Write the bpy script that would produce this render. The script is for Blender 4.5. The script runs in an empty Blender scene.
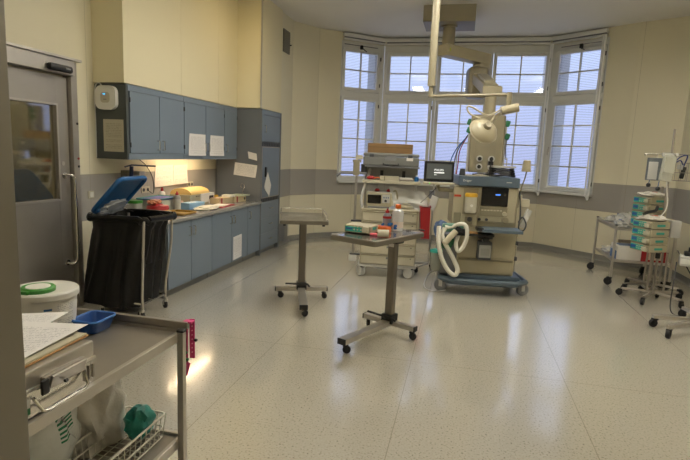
import bpy, bmesh, math, random
import numpy as np
from mathutils import Vector, Matrix, noise
random.seed(7)
PI = math.pi
sc = bpy.context.scene
col = sc.collection

# ------------------------------------------------------------------ camera
F_PX, CAM_H = 505.0, 1.72
_d = np.array([120.0, 72.0, F_PX]); yw = _d / np.linalg.norm(_d)
_p = np.array([-280.0, 72.0 + 400 * 0.042, F_PX])
zw = np.cross(yw, _p); zw /= np.linalg.norm(zw)
if zw[1] < 0: zw = -zw
xw = np.cross(yw, zw)
if xw[0] < 0: xw = -xw
RC = np.array([xw, yw, zw])
cam_data = bpy.data.cameras.new('camera')
cam_data.sensor_width = 36.0
cam_data.lens = F_PX / 690.0 * 36.0
cam_data.clip_start = 0.05
cam = bpy.data.objects.new('camera', cam_data); col.objects.link(cam)
m = Matrix.Identity(4)
for i in range(3):
    m[i][0] = RC[i][0]; m[i][1] = RC[i][1]; m[i][2] = -RC[i][2]
m[2][3] = CAM_H
cam.matrix_world = m
sc.camera = cam

def ray(px, py): return RC @ np.array([px - 345.0, -(py - 230.0), F_PX])
def at_y(px, py, y):
    d = ray(px, py); t = y / d[1]; return Vector((d[0]*t, y, CAM_H + d[2]*t))
def at_x(px, py, x):
    d = ray(px, py); t = x / d[0]; return Vector((x, d[1]*t, CAM_H + d[2]*t))
def at_z(px, py, z):
    d = ray(px, py); t = (z - CAM_H) / d[2]; return Vector((d[0]*t, d[1]*t, z))

# ------------------------------------------------------------------ materials
def lin(h):
    h = h.lstrip('#'); r = []
    for i in (0, 2, 4):
        c = int(h[i:i+2], 16) / 255.0
        r.append(c / 12.92 if c <= .04045 else ((c + .055) / 1.055) ** 2.4)
    return (*r, 1.0)
MATS = {}
def mat(name, color, rough=.5, metal=0., vary=.06, scale=6., bump=0., alpha=1., emit=None, estr=0., spec=.5, transmission=0., coat=0., bscale=None):
    if name in MATS: return MATS[name]
    M = bpy.data.materials.new(name); M.use_nodes = True
    nt = M.node_tree; b = nt.nodes['Principled BSDF']
    c = lin(color) if isinstance(color, str) else (*color, 1.0)
    b.inputs['Base Color'].default_value = c
    b.inputs['Roughness'].default_value = rough
    b.inputs['Metallic'].default_value = metal
    b.inputs['Specular IOR Level'].default_value = spec
    b.inputs['Alpha'].default_value = alpha
    b.inputs['Transmission Weight'].default_value = transmission
    b.inputs['Coat Weight'].default_value = coat
    if emit:
        b.inputs['Emission Color'].default_value = lin(emit); b.inputs['Emission Strength'].default_value = estr
    tc = nt.nodes.new('ShaderNodeTexCoord')
    nz = nt.nodes.new('ShaderNodeTexNoise'); nz.inputs['Scale'].default_value = scale; nz.inputs['Detail'].default_value = 4
    nt.links.new(tc.outputs['Object'], nz.inputs['Vector'])
    mp = nt.nodes.new('ShaderNodeMapRange')
    mp.inputs['To Min'].default_value = 1 - vary; mp.inputs['To Max'].default_value = 1 + vary
    nt.links.new(nz.outputs['Fac'], mp.inputs['Value'])
    hs = nt.nodes.new('ShaderNodeHueSaturation'); hs.inputs['Color'].default_value = c
    nt.links.new(mp.outputs['Result'], hs.inputs['Value'])
    nt.links.new(hs.outputs['Color'], b.inputs['Base Color'])
    if bump:
        n2 = nt.nodes.new('ShaderNodeTexNoise'); n2.inputs['Scale'].default_value = bscale or scale * 4; n2.inputs['Detail'].default_value = 3
        nt.links.new(tc.outputs['Object'], n2.inputs['Vector'])
        bp = nt.nodes.new('ShaderNodeBump'); bp.inputs['Strength'].default_value = bump; bp.inputs['Distance'].default_value = .01
        nt.links.new(n2.outputs['Fac'], bp.inputs['Height']); nt.links.new(bp.outputs['Normal'], b.inputs['Normal'])
    MATS[name] = M
    return M

class NT:
    """tiny node helper for the hand-made materials"""
    def __init__(s, name):
        s.M = bpy.data.materials.new(name); s.M.use_nodes = True; s.t = s.M.node_tree
        s.b = s.t.nodes['Principled BSDF']; MATS[name] = s.M
    def n(s, kind, **kw):
        x = s.t.nodes.new('ShaderNode' + kind)
        for k, v in kw.items():
            if hasattr(x, k): setattr(x, k, v)
        return x
    def l(s, a, b): s.t.links.new(a, b)
    def math(s, op, a, b=None):
        x = s.n('Math', operation=op)
        for i, v in enumerate((a, b)):
            if v is None: continue
            if isinstance(v, (int, float)): x.inputs[i].default_value = v
            else: s.l(v, x.inputs[i])
        return x.outputs[0]
    def mix(s, f, a, b):
        x = s.n('Mix', data_type='RGBA')
        for sock, v in ((x.inputs[0], f), (x.inputs[6], a), (x.inputs[7], b)):
            if isinstance(v, (int, float)): sock.default_value = v
            elif isinstance(v, tuple): sock.default_value = v
            else: s.l(v, sock)
        return x.outputs[2]

def wall_material():
    k = NT('panelled_wall')
    tc = k.n('TexCoord'); sx = k.n('SeparateXYZ'); k.l(tc.outputs['UV'], sx.inputs[0])
    u, v = sx.outputs[0], sx.outputs[1]
    band = k.math('MULTIPLY', k.math('GREATER_THAN', v, .88), k.math('LESS_THAN', v, 1.375))
    fr = k.math('FRACT', k.math('DIVIDE', u, 1.02))
    seam = k.math('LESS_THAN', fr, .005)
    joint = k.math('MAXIMUM', seam, k.math('MAXIMUM', k.math('LESS_THAN', k.math('ABSOLUTE', k.math('SUBTRACT', v, .88)), .003), k.math('LESS_THAN', k.math('ABSOLUTE', k.math('SUBTRACT', v, 1.375)), .003)))
    nz = k.n('TexNoise'); nz.inputs['Scale'].default_value = 1.3; nz.inputs['Detail'].default_value = 5
    k.l(tc.outputs['Object'], nz.inputs['Vector'])
    cream = k.mix(nz.outputs['Fac'], lin('#dad3b8'), lin('#e0d9c0'))
    c = k.mix(band, cream, lin('#9a968f'))
    c = k.mix(k.math('MULTIPLY', joint, .45), c, lin('#6e6349'))
    k.l(c, k.b.inputs['Base Color']); k.b.inputs['Roughness'].default_value = .45
    k.b.inputs['Specular IOR Level'].default_value = .35
    return k.M
def floor_material():
    k = NT('speckled_linoleum')
    tc = k.n('TexCoord')
    n1 = k.n('TexNoise'); n1.inputs['Scale'].default_value = 75; n1.inputs['Detail'].default_value = 3; k.l(tc.outputs['Object'], n1.inputs['Vector'])
    n2 = k.n('TexNoise'); n2.inputs['Scale'].default_value = .9; n2.inputs['Detail'].default_value = 6; k.l(tc.outputs['Object'], n2.inputs['Vector'])
    r = k.n('ValToRGB'); e = r.color_ramp.elements
    e[0].position = .30; e[0].color = lin('#6f675a'); e[1].position = .40; e[1].color = lin('#b9b3a4')
    x = r.color_ramp.elements.new(.68); x.color = lin('#c4beb0')
    k.l(n1.outputs['Fac'], r.inputs[0])
    c = k.mix(k.math('MULTIPLY', n2.outputs['Fac'], .35), r.outputs[0], lin('#aba596'))
    sx = k.n('SeparateXYZ'); k.l(tc.outputs['Object'], sx.inputs[0])
    fx = k.math('FRACT', k.math('DIVIDE', k.math('ADD', sx.outputs[0], 12.52), 1.22))
    fy = k.math('FRACT', k.math('DIVIDE', k.math('ADD', sx.outputs[1], 5.9), 5.0))
    seam = k.math('MAXIMUM', k.math('LESS_THAN', fx, .004), k.math('LESS_THAN', fy, .001))
    c = k.mix(k.math('MULTIPLY', seam, .5), c, lin('#6b604e'))
    k.l(c, k.b.inputs['Base Color'])
    ro = k.n('MapRange'); ro.inputs['To Min'].default_value = .13; ro.inputs['To Max'].default_value = .24
    k.l(n2.outputs['Fac'], ro.inputs['Value']); k.l(ro.outputs[0], k.b.inputs['Roughness'])
    k.b.inputs['Specular IOR Level'].default_value = 1.0; k.b.inputs['IOR'].default_value = 1.75; k.b.inputs['Coat Weight'].default_value = .8; k.b.inputs['Coat IOR'].default_value = 1.6; k.b.inputs['Coat Roughness'].default_value = .10
    n3 = k.n('TexNoise'); n3.inputs['Scale'].default_value = 2.2; n3.inputs['Detail'].default_value = 2; k.l(tc.outputs['Object'], n3.inputs['Vector'])
    bp = k.n('Bump'); bp.inputs['Strength'].default_value = .12; bp.inputs['Distance'].default_value = .02
    k.l(n3.outputs['Fac'], bp.inputs['Height']); k.l(bp.outputs[0], k.b.inputs['Normal'])
    return k.M
def pane_material(name, tint, lines=True, gloss=.08, clear=.8):
    k = NT(name); out = k.t.nodes['Material Output']; k.t.nodes.remove(k.b)
    tr = k.n('BsdfTransparent'); gl = k.n('BsdfGlossy'); gl.inputs['Roughness'].default_value = .05
    if lines:
        tc = k.n('TexCoord'); sx = k.n('SeparateXYZ'); k.l(tc.outputs['Object'], sx.inputs[0])
        fr = k.math('FRACT', k.math('MULTIPLY', sx.outputs[2], 34.0))
        s = k.math('LESS_THAN', fr, .3)
        c = k.mix(s, lin(tint), tuple(list(np.array(lin(tint)[:3]) * .8) + [1.0]))
        k.l(c, tr.inputs[0])
    else: tr.inputs[0].default_value = lin(tint)
    mx = k.n('MixShader'); mx.inputs[0].default_value = gloss
    k.l(tr.outputs[0], mx.inputs[1]); k.l(gl.outputs[0], mx.inputs[2]); k.l(mx.outputs[0], out.inputs[0])
    return k.M
def print_material(name, paper, ink, rows=26, words=36., thr=.47, margin=.1, ink_amount=.6):
    """paper with rows of illegible print, from the sheet's own UV"""
    k = NT(name); tc = k.n('TexCoord'); sx = k.n('SeparateXYZ'); k.l(tc.outputs['UV'], sx.inputs[0])
    u, v = sx.outputs[0], sx.outputs[1]
    rv = k.math('MULTIPLY', v, float(rows)); fl = k.math('FLOOR', rv); fr = k.math('FRACT', rv)
    cb = k.n('CombineXYZ'); k.l(k.math('MULTIPLY', u, words), cb.inputs[0]); k.l(k.math('MULTIPLY', fl, 3.7), cb.inputs[1])
    nz = k.n('TexNoise'); nz.inputs['Scale'].default_value = 1.; nz.inputs['Detail'].default_value = 1; k.l(cb.outputs[0], nz.inputs['Vector'])
    cb2 = k.n('CombineXYZ'); k.l(k.math('MULTIPLY', fl, 1.31), cb2.inputs[0])
    nl = k.n('TexNoise'); nl.inputs['Scale'].default_value = 1.; k.l(cb2.outputs[0], nl.inputs['Vector'])
    t = k.math('MULTIPLY', k.math('GREATER_THAN', nz.outputs['Fac'], thr), k.math('LESS_THAN', fr, .5))
    t = k.math('MULTIPLY', t, k.math('GREATER_THAN', nl.outputs['Fac'], .42))
    for a in (u, v):
        t = k.math('MULTIPLY', t, k.math('MULTIPLY', k.math('GREATER_THAN', a, margin), k.math('LESS_THAN', a, 1 - margin)))
    k.l(k.mix(k.math('MULTIPLY', t, ink_amount), lin(paper), lin(ink)), k.b.inputs['Base Color']); k.b.inputs['Roughness'].default_value = .8
    return k.M

W = wall_material(); FLOOR = floor_material()
cream = mat('cream_paint', '#dfd6b4', .5, vary=.02, scale=1.5)
ceilm = mat('ceiling_paint', '#e4e1d8', .9, vary=.02, scale=1.)
coving = mat('grey_coving', '#7b7a74', .5, vary=.03)
whitewood = mat('window_paint', '#dcdcd6', .45, vary=.03, scale=4)
pane = pane_material('window_glass', '#f2f2f6', True, .05)
doorglass = pane_material('door_glass', '#d0d0c4', False, .34)
steel = mat('brushed_steel', (.52, .49, .44), .38, .8, vary=.10, scale=9, bump=.02)
steel_d = mat('dull_steel', (.34, .31, .27), .42, .8, vary=.14, scale=5)
top_steel = mat('tabletop_steel', (.46, .45, .43), .2, .95, vary=.08, scale=4)
column_steel = mat('column_steel', (.20, .18, .15), .36, .75, vary=.12, scale=5)
jamb_steel = mat('jamb_steel', (.24, .22, .18), .42, .75, vary=.1, scale=3)
steel_door = mat('door_steel', (.40, .375, .335), .42, .75, vary=.12, scale=3)
steel_b = mat('bright_steel', (.66, .64, .60), .2, 1., vary=.05)
darkmetal = mat('dark_metal', '#2b2a28', .45, .6)
black = mat('black_plastic', '#161616', .45)
rubber = mat('black_rubber', '#1d1c1b', .7)
grey = mat('grey_plastic', '#77787a', .5)
dgrey = mat('dark_grey_plastic', '#3d3f42', .5)
lgrey = mat('light_grey_plastic', '#b9b8b2', .5)
blue_lam = mat('blue_grey_laminate', '#6e7a86', .42, vary=.03, scale=3)
blue_lam_edge = mat('grey_laminate_side', '#63676a', .5, vary=.04)
worktop_m = mat('grey_worktop', '#8d8c88', .22, vary=.08, scale=20, spec=.6)
beige = mat('beige_plastic', '#a9a188', .42, vary=.03)
beige_d = mat('darker_beige_plastic', '#857e68', .45, vary=.03)
ivory = mat('ivory_plastic', '#b9b29b', .4, vary=.02)
white = mat('white_plastic', '#d9d7cf', .4, vary=.02)
slate = mat('slate_blue_plastic', '#53626f', .38, vary=.05)
screen = mat('dark_screen', '#0c0d10', .15, spec=.6)
red = mat('red_plastic', '#9c1c22', .42)
redbag = mat('red_bag', '#a01c20', .45, bump=.3, scale=8)
yellow = mat('yellow_plastic', '#c79b22', .45)
orange = mat('orange_plastic', '#d0631a', .45)
green = mat('green_plastic', '#2f7d24', .4)
dgreen = mat('dark_green_rubber', '#1e5a34', .5)
teal = mat('teal_panel', '#2d9a8c', .4, vary=.12, scale=30)
bluescr = mat('blue_display', '#28538c', .3, emit='#3268a8', estr=.05)
bluep = mat('blue_plastic', '#1d5a94', .35, vary=.05)
bluetray = mat('blue_tray_plastic', '#1a4585', .4)
ltblue = mat('light_blue_card', '#86abc9', .6)
bagblack = mat('black_bag', '#060606', .35, spec=.3, vary=.2, bump=.35, scale=7, bscale=16)
clearp = mat('clear_plastic', '#e4e6e4', .18, alpha=.42, vary=.03, bump=.25, scale=9)
milky = mat('milky_plastic', '#dcdcd4', .25, alpha=.5, vary=.04, bump=.25, scale=8)
fluid = mat('clear_fluid_plastic', '#dfe3e0', .1, alpha=.5)
hose = mat('white_hose', '#d6d3c4', .4)
cardb = mat('brown_board', '#7a5d36', .7, vary=.15, scale=12)
paperw = mat('white_paper', '#d8d5cc', .8, vary=.02)
paper_text = print_material('printed_sheet', '#d9d6cd', '#66666c', ink_amount=.45)
paper_faint = print_material('faint_sheet', '#e2dcd2', '#7c7a80', rows=16, words=22., ink_amount=.3)
paper_old = print_material('yellowed_sheet', '#b9b29c', '#6d6a60', rows=20, ink_amount=.4)
paper_form = print_material('printed_form', '#e0ddda', '#5c5c65', rows=30, words=60., thr=.5, ink_amount=.42)
tealp = mat('teal_package', '#23877c', .35, bump=.3, scale=10)
pink = mat('magenta_strap', '#c93f78', .5, vary=.05)
wirewhite = mat('white_wire', '#dcd8ca', .4)
tan = mat('tan_enamel', '#8a826b', .35, vary=.03)
lampcream = mat('lamp_cream', '#aaa186', .35, vary=.02)
gauze = mat('crumpled_white_cloth', '#d8d2c2', .8, bump=.4, scale=14)
ventm = mat('grey_grille', '#6b675c', .5)
wood = mat('light_wood', '#c9a464', .5, vary=.1, scale=10)

# ------------------------------------------------------------------ geometry
class MB:
    def __init__(s): s.bm = bmesh.new(); s.uv = s.bm.loops.layers.uv.new('UVMap')
    def _new(s, verts, M):
        for v in verts: v.co = M @ v.co
    def box(s, c, size, rot=None, bev=0., seg=2):
        M = Matrix.Translation(Vector(c)) @ (rot.to_4x4() if rot is not None else Matrix.Identity(4))
        r = bmesh.ops.create_cube(s.bm, size=1.0)
        vs = r['verts']
        for v in vs: v.co = Vector((v.co.x*size[0], v.co.y*size[1], v.co.z*size[2]))
        if bev > 0:
            bev = min(bev, .45 * min(size))
            es = list({e for v in vs for e in v.link_edges})
            rr = bmesh.ops.bevel(s.bm, geom=es, offset=bev, segments=seg, affect='EDGES', profile=.5)
            vs = list({v for f in rr['faces'] for v in f.verts} | {v for v in vs if v.is_valid})
        s._new(vs, M); return s
    def b2(s, lo, hi, bev=0.):
        lo, hi = Vector(lo), Vector(hi)
        return s.box((lo+hi)/2, tuple(abs(x) for x in (hi-lo)), None, bev)
    def cyl(s, p0, p1, r, r2=None, n=16, bev=0.):
        p0, p1 = Vector(p0), Vector(p1); d = p1 - p0; L = d.length
        q = d.to_track_quat('Z', 'Y').to_matrix()
        M = Matrix.Translation((p0+p1)/2) @ q.to_4x4()
        rr = bmesh.ops.create_cone(s.bm, cap_ends=True, segments=n, radius1=r, radius2=r if r2 is None else r2, depth=L)
        s._new(rr['verts'], M); return s
    def lathe(s, prof, n=24, M=None):
        M = M or Matrix.Identity(4); rings = []
        for r, z in prof:
            if r < 1e-5: rings.append([s.bm.verts.new(M @ Vector((0, 0, z)))])
            else: rings.append([s.bm.verts.new(M @ Vector((r*math.cos(2*PI*i/n), r*math.sin(2*PI*i/n), z))) for i in range(n)])
        for a, b in zip(rings, rings[1:]):
            if len(a) == 1 and len(b) == 1: continue
            for i in range(n):
                j = (i+1) % n
                if len(a) == 1: s.bm.faces.new((a[0], b[j], b[i])) if False else s.bm.faces.new((a[0], b[i], b[j]))
                elif len(b) == 1: s.bm.faces.new((a[i], a[j], b[0]))
                else: s.bm.faces.new((a[i], a[j], b[j], b[i]))
        return s
    def tube(s, pts, r, n=8, smooth=0, closed=False, ribs=0., ribn=0):
        P = [Vector(p) for p in pts]
        if smooth:
            Q = []; N = len(P)
            segs = N if closed else N-1
            for i in range(segs):
                if closed: a, b, c, d = P[(i-1) % N], P[i], P[(i+1) % N], P[(i+2) % N]
                else: a, b, c, d = P[max(i-1, 0)], P[i], P[i+1], P[min(i+2, N-1)]
                for k in range(smooth):
                    t = k / smooth
                    Q.append(.5*((2*b) + (c-a)*t + (2*a-5*b+4*c-d)*t*t + (3*b-a-3*c+d)*t**3))
            if not closed: Q.append(P[-1])
            P = Q
        N = len(P); rings = []; prev = None
        for i in range(N):
            if closed: t = P[(i+1) % N] - P[i-1]
            else: t = P[min(i+1, N-1)] - P[max(i-1, 0)]
            t.normalize()
            if prev is None:
                a = Vector((0, 0, 1)) if abs(t.z) < .9 else Vector((1, 0, 0))
                u = t.cross(a).normalized()
            else: u = (prev - t * prev.dot(t)).normalized()
            prev = u; w = t.cross(u)
            rr = r * (1 + (ribs if i % 2 else 0))
            rings.append([s.bm.verts.new(P[i] + rr*(u*math.cos(2*PI*k/n) + w*math.sin(2*PI*k/n))) for k in range(n)])
        pr = list(zip(rings, rings[1:])) + ([(rings[-1], rings[0])] if closed else [])
        for a, b in pr:
            for k in range(n):
                j = (k+1) % n; s.bm.faces.new((a[k], a[j], b[j], b[k]))
        if not closed:
            s.bm.faces.new(rings[0][::-1]); s.bm.faces.new(rings[-1])
        return s
    def prism(s, poly, z0, z1, M=None):
        M = M or Matrix.Identity(4)
        a = [s.bm.verts.new(M @ Vector((x, y, z0))) for x, y in poly]
        b = [s.bm.verts.new(M @ Vector((x, y, z1))) for x, y in poly]
        s.bm.faces.new(a[::-1]); s.bm.faces.new(b)
        for i in range(len(poly)):
            j = (i+1) % len(poly); s.bm.faces.new((a[i], a[j], b[j], b[i]))
        return s
    def blob(s, c, size, amp=.12, freq=3., seed=0., sub=3, rot=None, flat=None):
        r = bmesh.ops.create_icosphere(s.bm, subdivisions=sub, radius=1.0)
        R = rot.to_3x3() if rot is not None else Matrix.Identity(3)
        for v in r['verts']:
            p = v.co.copy()
            k = 1 + amp*noise.noise(p*freq + Vector((seed, seed*1.7, 0))) + amp*(.5-1.6*abs(noise.noise(p*freq*1.4 + Vector((0, seed, 9))))) + amp*.3*noise.noise(p*freq*4 + Vector((3, seed, 1)))
            q = Vector((p.x*size[0], p.y*size[1], p.z*size[2])) * k
            if flat is not None and q.z < flat: q.z = flat
            v.co = Vector(c) + R @ q
        return s
    def sheet(s, o, u, v, t=.002, nu=1, nv=1, bend=None):
        """a sheet of paper: origin o, edges u and v, thickness t, with its own UV"""
        o, u, v = Vector(o), Vector(u), Vector(v); nn = u.cross(v).normalized()
        for side in (1, 0):
            g = [[None]*(nv+1) for _ in range(nu+1)]
            for i in range(nu+1):
                for j in range(nv+1):
                    a, b = i/nu, j/nv
                    p = o + u*a + v*b + nn*(t*side)
                    if bend: p = p + nn*bend(a, b)
                    g[i][j] = s.bm.verts.new(p)
            for i in range(nu):
                for j in range(nv):
                    q = [(i, j), (i+1, j), (i+1, j+1), (i, j+1)]
                    if not side: q = q[::-1]
                    f = s.bm.faces.new([g[a][b] for a, b in q])
                    for lp, (a, b) in zip(f.loops, q): lp[s.uv].uv = (a/nu, b/nv)
            if side: top = g
            else: bot = g
        ring = [(i, 0) for i in range(nu)] + [(nu, j) for j in range(nv)] + [(i, nv) for i in range(nu, 0, -1)] + [(0, j) for j in range(nv, 0, -1)]
        for k in range(len(ring)):
            a, b = ring[k], ring[(k+1) % len(ring)]
            s.bm.faces.new((top[a[0]][a[1]], bot[a[0]][a[1]], bot[b[0]][b[1]], top[b[0]][b[1]]))
        return s
    def build(s, name, material, parent=None, smooth=38, keep_uv=True):
        me = bpy.data.meshes.new(name)
        bmesh.ops.recalc_face_normals(s.bm, faces=s.bm.faces[:])
        s.bm.to_mesh(me); s.bm.free()
        for p in me.polygons: p.use_smooth = smooth > 0
        if smooth > 0: me.set_sharp_from_angle(angle=math.radians(smooth))
        me.materials.append(material)
        o = bpy.data.objects.new(name, me); col.objects.link(o)
        if smooth > 0:
            wn = o.modifiers.new('weighted_normal', 'WEIGHTED_NORMAL'); wn.keep_sharp = True; wn.weight = 80
        if parent is not None: o.parent = parent
        return o

def tag(o, label=None, cat=None, group=None, kind=None):
    if label: o['label'] = label
    if cat: o['category'] = cat
    if group: o['group'] = group
    if kind: o['kind'] = kind
    return o
def thing(name, label, cat, loc=(0, 0, 0), rot=0., group=None, kind=None):
    o = bpy.data.objects.new(name, None); col.objects.link(o)
    o.empty_display_size = .1
    o.location = loc
    o.rotation_euler = (0, 0, rot) if isinstance(rot, (int, float)) else rot
    return tag(o, label, cat, group, kind)
def kids(o): return [c for c in bpy.data.objects if c.parent == o]
def copy_tree(o, parent=None):
    c = o.copy(); col.objects.link(c)
    if parent is not None: c.parent = parent
    for ch in kids(o): copy_tree(ch, c)
    return c
def dup(o, loc, rot, label, group=None):
    c = copy_tree(o); c.location = loc; c.rotation_euler = (0, 0, rot); c['label'] = label
    if group: c['group'] = group
    return c
def lettering(text, parent, loc, rot, size, material, name='lettering'):
    cu = bpy.data.curves.new(name, 'FONT'); cu.body = text; cu.size = size; cu.extrude = .0006
    cu.align_x = 'LEFT'; cu.materials.append(material)
    o = bpy.data.objects.new(name, cu); col.objects.link(o)
    me = bpy.data.meshes.new_from_object(o.evaluated_get(bpy.context.evaluated_depsgraph_get()))
    col.objects.unlink(o); bpy.data.objects.remove(o)
    o = bpy.data.objects.new(name, me); col.objects.link(o); o.parent = parent; o.location = loc; o.rotation_euler = rot
    return o
def RZ(a): return Matrix.Rotation(a, 3, 'Z')
def RX(a): return Matrix.Rotation(a, 3, 'X')
def RY(a): return Matrix.Rotation(a, 3, 'Y')
def rrect(w, d, r, n=5):
    P = []
    for cx, cy, a0 in ((w/2-r, d/2-r, 0), (-w/2+r, d/2-r, 90), (-w/2+r, -d/2+r, 180), (w/2-r, -d/2+r, 270)):
        for k in range(n+1):
            a = math.radians(a0 + 90*k/n); P.append((cx + r*math.cos(a), cy + r*math.sin(a)))
    return P
def caster(parent, x, y, r=.04, w=.03, top=.12, ang=0., twin=False, tyre=rubber, hub=grey, name='caster', fork=None):
    """a swivel caster: fork part with its wheel as a sub-part"""
    d = Vector((math.cos(ang), math.sin(ang), 0)); nrm = Vector((-d.y, d.x, 0))
    c = Vector((x, y, r)) + d*(r*.55)
    f = MB(); f.cyl((x, y, r*1.75), (x, y, top), r*.28, n=10)
    f.box(Vector((x, y, r*1.95)) + d*(r*.25), (r*1.3, w*1.25, r*.5), RZ(ang), r*.1)
    for sgn in (() if twin else (1, -1)):
        f.box(c + nrm*sgn*w*.62 + Vector((0, 0, r*.45)) - d*r*.1, (r*.55, w*.16, r*1.3), RZ(ang), .001)
    fo = f.build(name, fork or black, parent)
    for sgn in ((.8, -.8) if twin else (0,)):
        mb = MB(); ww = w*.7 if twin else w
        cc = c + nrm*sgn*w*.6
        M = Matrix.Translation(cc) @ nrm.to_track_quat('Z', 'Y').to_matrix().to_4x4()
        mb.lathe([(0, -ww*.42), (r*.55, -ww*.42), (r*.6, -ww*.5), (r*.9, -ww*.5), (r, -ww*.3), (r, ww*.3), (r*.9, ww*.5), (r*.6, ww*.5), (r*.55, ww*.42), (0, ww*.42)], 20, M)
        wh = mb.build('wheel', tyre, fo)
    return fo
# ------------------------------------------------------------------ the room
CEIL = 4.05
def wall(name, p0, p1, rects=None, thick=.12, material=None, u0=0.):
    """wall from p0 to p1 (room on the left-hand side of p0->p1 is inside); rects: (s0, s1, z0, z1)"""
    p0, p1 = Vector((*p0, 0)), Vector((*p1, 0)); e = (p1-p0); L = e.length; e.normalize(); nrm = Vector((e.y, -e.x, 0))
    mb = MB()
    for s0, s1, z0, z1 in (rects or [(0, L, 0, CEIL)]):
        c = p0 + e*(s0+s1)/2 + nrm*thick/2 + Vector((0, 0, (z0+z1)/2))
        mb.box(c, (s1-s0, thick, z1-z0), RZ(math.atan2(e.y, e.x)))
    for f in mb.bm.faces:
        for lp in f.loops: lp[mb.uv].uv = ((lp.vert.co-p0).dot(e) + u0, lp.vert.co.z)
    return tag(mb.build(name, material or W, smooth=0), kind='structure')
A_ = (-3.2, 9.15); B_ = (-2.87, 9.7); D_ = (-1.75, 10.6); E_ = (1.45, 10.6); G_ = (2.67, 9.6); H_ = (3.35, 9.2)
# floor and ceiling
mb = MB(); mb.b2((-5.4, -.6, -.1), (3.5, 10.9, 0)); tag(mb.build('floor', FLOOR, smooth=0), kind='structure')
mb = MB(); mb.b2((-5.4, -.6, CEIL), (3.5, 10.9, CEIL+.1)); tag(mb.build('ceiling', ceilm, smooth=0), kind='structure')
# walls (counter-clockwise seen from above, room on the left)
wall('wall_right', (3.35, .95), H_)
wall('wall_back_right', H_, G_, u0=.3)
LR = (Vector(E_)-Vector(G_)).length
wall('wall_bay_right', G_, E_, [(0, LR-1.08, 0, CEIL), (LR-1.08, LR, 0, 1.15), (LR-1.08, LR, 3.9, CEIL)], u0=.25)
wall('wall_back', E_, D_, [(0, 3.2, 0, 1.15), (0, 3.2, 3.9, CEIL)])
LL = (Vector(B_)-Vector(D_)).length
wall('wall_bay_left', D_, B_, [(.97, LL, 0, CEIL), (0, .97, 0, 1.15), (0, .97, 3.9, CEIL)], u0=.4)
wall('wall_back_left', B_, A_)
wall('wall_left_return', A_, (-3.2, 8.47), u0=-.06)
DY0, DY1 = 3.2, 4.40         # sliding door opening
LW = 8.47-.95
wall('wall_left', (-3.95, 8.47), (-3.95, .95), [(0, 8.47-DY1, 0, CEIL), (8.47-DY0, LW, 0, CEIL), (8.47-DY1, 8.47-DY0, 2.34, CEIL)], u0=.35)
wall('wall_front', (-3.95, .95), (-1.4, .95), thick=.3)
wall('wall_front_side', (1.55, .95), (3.35, .95), thick=.3)
mb = MB(); mb.b2((-1.4, .65, 2.45), (1.55, .95, CEIL)); tag(mb.build('wall_front_lintel', cream, smooth=0), kind='structure')
# steel clad jamb of the doorway the camera stands in
mb = MB(); mb.b2((-1.45, .62, 0), (-1.025, .985, 2.45), .008); tag(mb.build('trim_1', jamb_steel), kind='structure')
mb = MB(); mb.b2((1.52, .62, 0), (1.60, .985, 2.3), .008); tag(mb.build('trim_2', jamb_steel), kind='structure')
# corridor seen dimly through the pane of the sliding door
mb = MB(); mb.b2((-5.4, 2.0, 0), (-5.3, 5.5, CEIL)); mb.b2((-5.3, 5.4, 0), (-4.07, 5.5, CEIL)); mb.b2((-5.3, 2.0, 0), (-4.07, 2.1, CEIL))
tag(mb.build('wall_corridor', cream, smooth=0), kind='structure')
mb = MB(); mb.b2((-1.6, -.55, 0), (-1.5, .65, CEIL)); mb.b2((1.9, -.55, 0), (2.0, .65, CEIL)); mb.b2((-1.6, -.65, 0), (2.0, -.55, CEIL))
tag(mb.build('wall_passage', cream, smooth=0), kind='structure')
# boxed-in wall above the cabinets
mb = MB(); mb.b2((-3.95, 4.83, 2.36), (-3.57, 7.58, CEIL))
for y in (5.95, 6.95): mb.b2((-3.575, y, 2.36), (-3.568, y+.006, CEIL))
tag(mb.build('trim_3', cream, smooth=0), kind='structure')
mb = MB(); mb.b2((-3.95, 7.58, 2.36), (-3.17, 8.47, CEIL)); tag(mb.build('trim_4', cream, smooth=0), kind='structure')
mb = MB(); mb.b2((-3.178, 7.565, 2.36), (-3.158, 7.585, CEIL)); tag(mb.build('trim_5', steel, smooth=0), kind='structure')
# coved baseboards
def baseboard(name, p0, p1, h=.1):
    p0, p1 = Vector((*p0, 0)), Vector((*p1, 0)); e = (p1-p0).normalized(); nrm = Vector((-e.y, e.x, 0))
    mb = MB(); prof = [(0, 0), (.035, 0), (.018, .012), (.010, .03), (.008, h), (0, h)]
    r = [[mb.bm.verts.new(p + nrm*d + Vector((0, 0, z))) for d, z in prof] for p in (p0, p1)]
    for k in range(len(prof)):
        j = (k+1) % len(prof); mb.bm.faces.new((r[0][k], r[0][j], r[1][j], r[1][k]))
    mb.bm.faces.new(r[0]); mb.bm.faces.new(r[1][::-1])
    tag(mb.build(name, coving), kind='structure')
baseboard('baseboard_right', (3.35, .95), H_); baseboard('baseboard_back_right', H_, G_); baseboard('baseboard_bay_right', G_, E_)
baseboard('baseboard_back', E_, D_); baseboard('baseboard_bay_left', D_, B_); baseboard('baseboard_back_left', B_, A_)
baseboard('baseboard_left_return', A_, (-3.2, 8.47)); baseboard('baseboard_left', (-3.95, 4.95), (-3.95, 4.50))

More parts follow.
